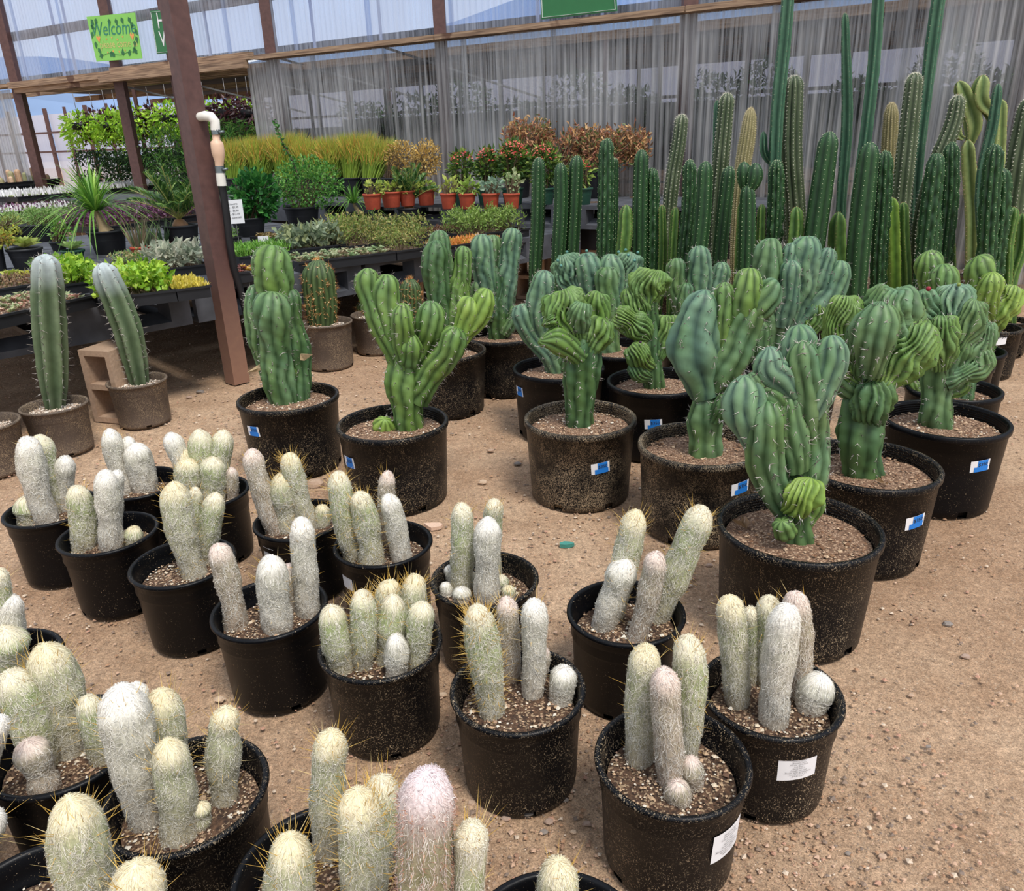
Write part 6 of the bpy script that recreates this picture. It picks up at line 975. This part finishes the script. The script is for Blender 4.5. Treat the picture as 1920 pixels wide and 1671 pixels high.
Q = [on_y(x, y, P[1]+.05)[0] for x, y in ((560, 330), (548, 300), (530, 268), (514, 225))]; mb.pipe(Q, [.007, .006, .005, .002], 5, C=lin('6a4a3c')); PP = np.concatenate([np.linspace(Q[i], Q[i+1], 30) for i in range(3)]); leaves(mb, PP, rng.normal(size=(90, 3)), .035, .025, pick(['3c7430', '568c40'], 90)); part('shoot', mb, 'leaf', root, 'stuff', smooth=False)
SP = [(55, 503, 62, 38, 'rosette', ['a8b860', '98a850', 'c0cc78'], (28, 96, 455, 468), 22, 'small black pot of spreading yellow-green rosettes left of the first silvery column'),
 (-4, 508, 40, 50, 'bush', ['b8a048', 'a8b850'], (-25, 18, 436, 462), 160, 'small black pot of yellowish leaves cut off by the left edge'),
 (14, 452, 46, 26, 'bush', ['8c9848', '9cac58'], (-10, 40, 405, 432), 100, 'small black pot near the left edge, behind the yellow rosettes'),
 (76, 452, 60, 32, 'bush', ['6c9048', '88a85c'], (46, 108, 392, 425), 350, 'black pot of feathery green sedum left of the ponytail palm'),
 (140, 486, 42, 18, 'rosette', ['a4c078', 'b8cc8c', '94b468'], (112, 168, 440, 474), 16, 'green pot with one large pale echeveria rosette below the ponytail palm'),
 (112, 470, 30, 18, 'bush', ['6c9a3c', '84b048'], (92, 128, 415, 455), 120, 'small pot of upright green leaves left of the pale echeveria'),
 (25, 530, 30, 12, 'rosette', ['c0c860', 'b0bc50', 'd0d070'], (5, 50, 496, 520), 14, 'yellow-green echeveria at the left edge, in front of the small pots'),
 (52, 532, 30, 12, 'rosette', ['d0cc60', 'c0c054', 'e0d878'], (30, 76, 500, 524), 14, 'yellow echeveria beside the first silvery column'),
 (262, 478, 30, 16, 'aloe', ['8c7c60', '9c8c70', '6c7c54'], (250, 275, 402, 462), 24, 'spiky brown-tipped aloe in a small terracotta pot right of the ponytail palm'),
 (284, 474, 30, 16, 'aloe', ['7c8c6c', '6c7c5c', '9c8c78'], (272, 296, 408, 458), 24, 'spiky grey-green aloe, middle of the three aloes'),
 (308, 470, 28, 16, 'aloe', ['6c8460', '587850'], (300, 318, 404, 455), 20, 'spiky green aloe beside the sago palm pot'),
 (682, 456, 32, 14, 'rosette', ['b8cc88', 'c8d498'], (666, 700, 444, 452), 14, 'tiny square green pot of pale rosettes on the tray edge'),
 (652, 458, 28, 12, 'bush', ['9cb058', 'b0bc68'], (640, 666, 446, 456), 60, 'tiny green pot of yellowish sedum left of the pale rosettes'),
 (636, 430, 24, 12, 'bush', ['a8c858', '98b848'], (608, 670, 400, 426), 160, 'low lime green plant under the spider plant')]
for (x, y, w_, h_, k_, c_, f_, n_, lab) in SP:
    plant('small_succulent', lab, 'plant', (x, y), TZ, w_, h_, k_, 'terracotta' if 'terracotta' in lab or 'aloe' in lab else ('green_plastic' if 'green pot' in lab else 'black_plastic'), c_, f_, n_, w=.012 if k_ == 'aloe' else .02, L=.035, group='small potted succulents on the pallets')
for (x, w_, cols, f_, lab) in ((842, 32, ['a8b450', 'c0c868'], (825, 862, 335, 366), 'first terracotta pot of the row, with curly pale green leaves'), (877, 34, ['8cac48', 'a4bc5c'], (860, 896, 338, 366), 'second terracotta pot of the row, with a low branching jade'), (921, 34, ['8ca890', 'a4bca0'], (904, 940, 336, 362), 'third terracotta pot of the row, with a grey-blue succulent'), (960, 32, ['a0b880', 'c0c898'], (946, 976, 322, 362), 'fourth terracotta pot of the row, with one thin stem and round leaves')):
    plant('potted_succulent', lab, 'plant', (x, 391), T2, w_, 28, 'bush', 'terracotta', cols, f_, 90 if w_ != 32 else 60, group='terracotta pots in a row on the raised pallet', L=.05, w=.03)
for (x, y, w_, lab) in ((765, 386, 34, 'terracotta pot behind the smaller sago palm'), (800, 384, 36, 'terracotta pot right behind the smaller sago palm'), (735, 388, 40, 'terracotta pot left behind the smaller sago palm'), (700, 392, 36, 'terracotta pot behind the spider plant')):
    plant('potted_succulent', lab, 'plant', (x, y), T2, w_, 28, 'bush', 'terracotta', ['a8b450', 'c0c868', '88a044'], (x-16, x+18, 340, 366), 70, group='terracotta pots behind the palm', L=.05, w=.03)
for i, (x, lab) in enumerate(((450, 'yellow-green pencil plant nearest the big post'), (495, 'second pencil plant from the big post'), (540, 'pencil plant directly behind the elephant bush'), (585, 'pencil plant right of the elephant bush shoot'), (630, 'fifth pencil plant, over the green tangle'), (672, 'sixth pencil plant, left of the golden shrub'), (712, 'last pencil plant, touching the golden shrub'))):
    plant('pencil_plant', lab+', with orange-tipped twigs', 'plant', (x, 369-i*.4), T2, 44, 34, 'twig', 'black_plastic', None, (x-38, x+38, 252-6*(i % 3), 330), 620, group='orange-tipped pencil plants along the wall')
for (x, f_, lab) in ((752, (718, 786, 262, 330), 'golden straw-coloured shrub left of the pale wall strip'), (796, (772, 824, 260, 332), 'golden straw-coloured shrub right above the smaller sago palm')):
    plant('golden_shrub', lab, 'shrub', (x, 366), T2, 40, 34, 'bush', cols=['d8b468', 'c8a458', 'e4c880', 'b89c58'], fol=f_, n=900, L=.03, w=.018)
for (x, f_, n_, lab) in ((868, (842, 888, 284, 345), 340, 'slim red-flowered shrub, leftmost of them, over the second terracotta pot'), (916, (892, 934, 278, 345), 500, 'leafy red-flowered shrub over the third terracotta pot'), (962, (934, 990, 265, 345), 900, 'largest red-flowered shrub, densely flowered, over the fourth terracotta pot'), (1020, (992, 1046, 272, 345), 600, 'red-flowered shrub between the first two smooth columns'), (1090, (1066, 1110, 300, 350), 200, 'red-flowered shrub right of the third smooth column')):
    plant('flowering_shrub', lab, 'shrub', (x, 383), T2, 44, 30, 'flower', 'green_plastic', ['4c7030', '6c8c3c', '3c5c28', '8ca048'], f_, n_, L=.06, w=.022, group='red-flowered shrubs in green pots')
for (x, y, w_, h_, f_, lab) in ((985, 368, 46, 44, (944, 1040, 212, 300), 'tall dry brown-leaved shrub above the red flowers'), (1085, 364, 48, 48, (1050, 1120, 236, 310), 'dry brown shrub left of the tallest smooth column'), (1130, 368, 50, 52, (1095, 1165, 232, 310), 'dry brown shrub right behind the tallest smooth column'), (1172, 362, 46, 52, (1145, 1216, 235, 312), 'dry brown shrub with green leaves in the pot with a white tag')):
    r_, P, s = plant('dry_shrub', lab, 'shrub', (x, y), T2, w_, h_, 'dry', cols=['b07c5c', 'c89c70', '8c6848', '6c7c44', 'a86c54', 'd8b078'], fol=f_, n=0, group='dry brown-leaved shrubs in black pots')
    if 'white tag' in lab: mb = MB(); q = P+np.array([.02, -w_*s/2*.93, h_*s*.55]); mb.box((-.03, -.004, -.035), (.03, 0, .035), O=q); part('plant_tag', mb, 'white_paper', r_, smooth=False)
# bamboo-like green plants inside the doorway
for (x, y0, y1, lab) in ((330, 235, 330, 'airy green fern-like plant in the doorway, left of the big post'), (425, 225, 300, 'airy green fern-like plant seen between the big post and the ribbed sheet'), (455, 228, 300, 'feathery green plant against the edge of the first ribbed sheet')):
    q, _ = on_wall(x, y1, .5); t0, _ = on_wall(x, y0, .5); root = thing('fern_plant', lab, 'plant', (q[0], q[1], 0)); mb = MB(); n_ = 900; P = np.array([q[0], q[1], 0])+np.stack([rng.normal(size=n_)*.28, rng.normal(size=n_)*.2, .6+(t0[2]-.6)*rng.random(n_)**.7], -1); leaves(mb, P, rng.normal(size=(n_, 3))+[0, 0, -.3], .12, .016, pick(['6ca444', '548c38', '8cb85c', '3c7430'], n_)); part('foliage', mb, 'leaf', root, 'stuff', smooth=False)
    mb = MB(); mb.lathe([(0, 0), (.13, 0), (.17, .3), (.16, .3), (.12, .02)], (q[0], q[1], .5), 20); part('pot', mb, 'black_plastic', root); mb = MB(); mb.pipe([(q[0], q[1], .5), (q[0]+.03, q[1], t0[2])], [.012, .006], 6, C=lin('5c7040')); part('stalk', mb, 'leaf', root)
# price cards on wires
def card(pts, Y, label, lines, foot):
    c = [on_y(x, y, Y)[0] for x, y in pts]; root, c, n_ = board('price_card', c, 'white_paper', label, 'sign', .003); W_ = np.linalg.norm(c[1]-c[0])
    for i, s_ in enumerate(lines): letter(root, c, n_, s_, .45, .2+.72*i/len(lines), W_*.15, 'ink', 0)
    mb = MB(); m_ = (c[2]+c[3])/2+(c[0]-c[3])*.3-n_*.003; mb.pipe([m_, [m_[0], m_[1], foot]], .003, 5); part('wire', mb, 'steel', root)
Yc = at(443, 470, TZ)[1]-.3
card([(420, 376), (453, 373), (459, 418), (424, 420)], Yc, 'white price card on a wire stake just right of the big post', ['Echeveria', '2in - $3.99', '4in - $6.99', '6in - $12.99', 'each, assorted'], TZ)
card([(503, 271), (533, 269), (537, 296), (506, 299)], at(520, 355, T2)[1], 'small white card among the pencil plants by the first ribbed sheet', ['Pencil', 'plant'], T2)
r_ = thing('small_label', 'small white plant label in the feathery green tray right of the big post', 'tag', at(494, 450, TZ+.1)); mb = MB(); q = at(494, 450, TZ+.1); mb.box((-.04, 0, -.02), (.04, .003, .03), O=q); part('tag', mb, 'white_paper', r_, smooth=False); mb = MB(); mb.bar(q, q-[0, 0, .1], .004); part('stake', mb, 'white_paper', r_)

for (x, y, w_, c_, lab) in ((1062, 1021, .03, '4c8c80', 'small scrap of teal film lying on the gravel between the pot rows'), (815, 985, .05, 'd8b8a0', 'flat pale pinkish paving chip beside the pot of leaning woolly stems')):
    p = at(x, y, .006); mb = MB(); th = np.linspace(0, 6.283, 8)[:-1]; r = w_*(.5+.5*rng.random(7)); R1 = np.stack([p[0]+r*np.cos(th), p[1]+.6*r*np.sin(th), np.full(7, .012)], -1); R0 = R1-[0, 0, .014]
    mb.grid(np.stack([R0, R1]), wrap=True, C=lin(c_)); mb.add([R1.mean(0)]+list(R1), T=[(0, 1+i, 1+(i+1) % 7) for i in range(7)], C=lin(c_)); solo('ground_scrap', mb, 'chips', lab, 'scrap', p, smooth=False)
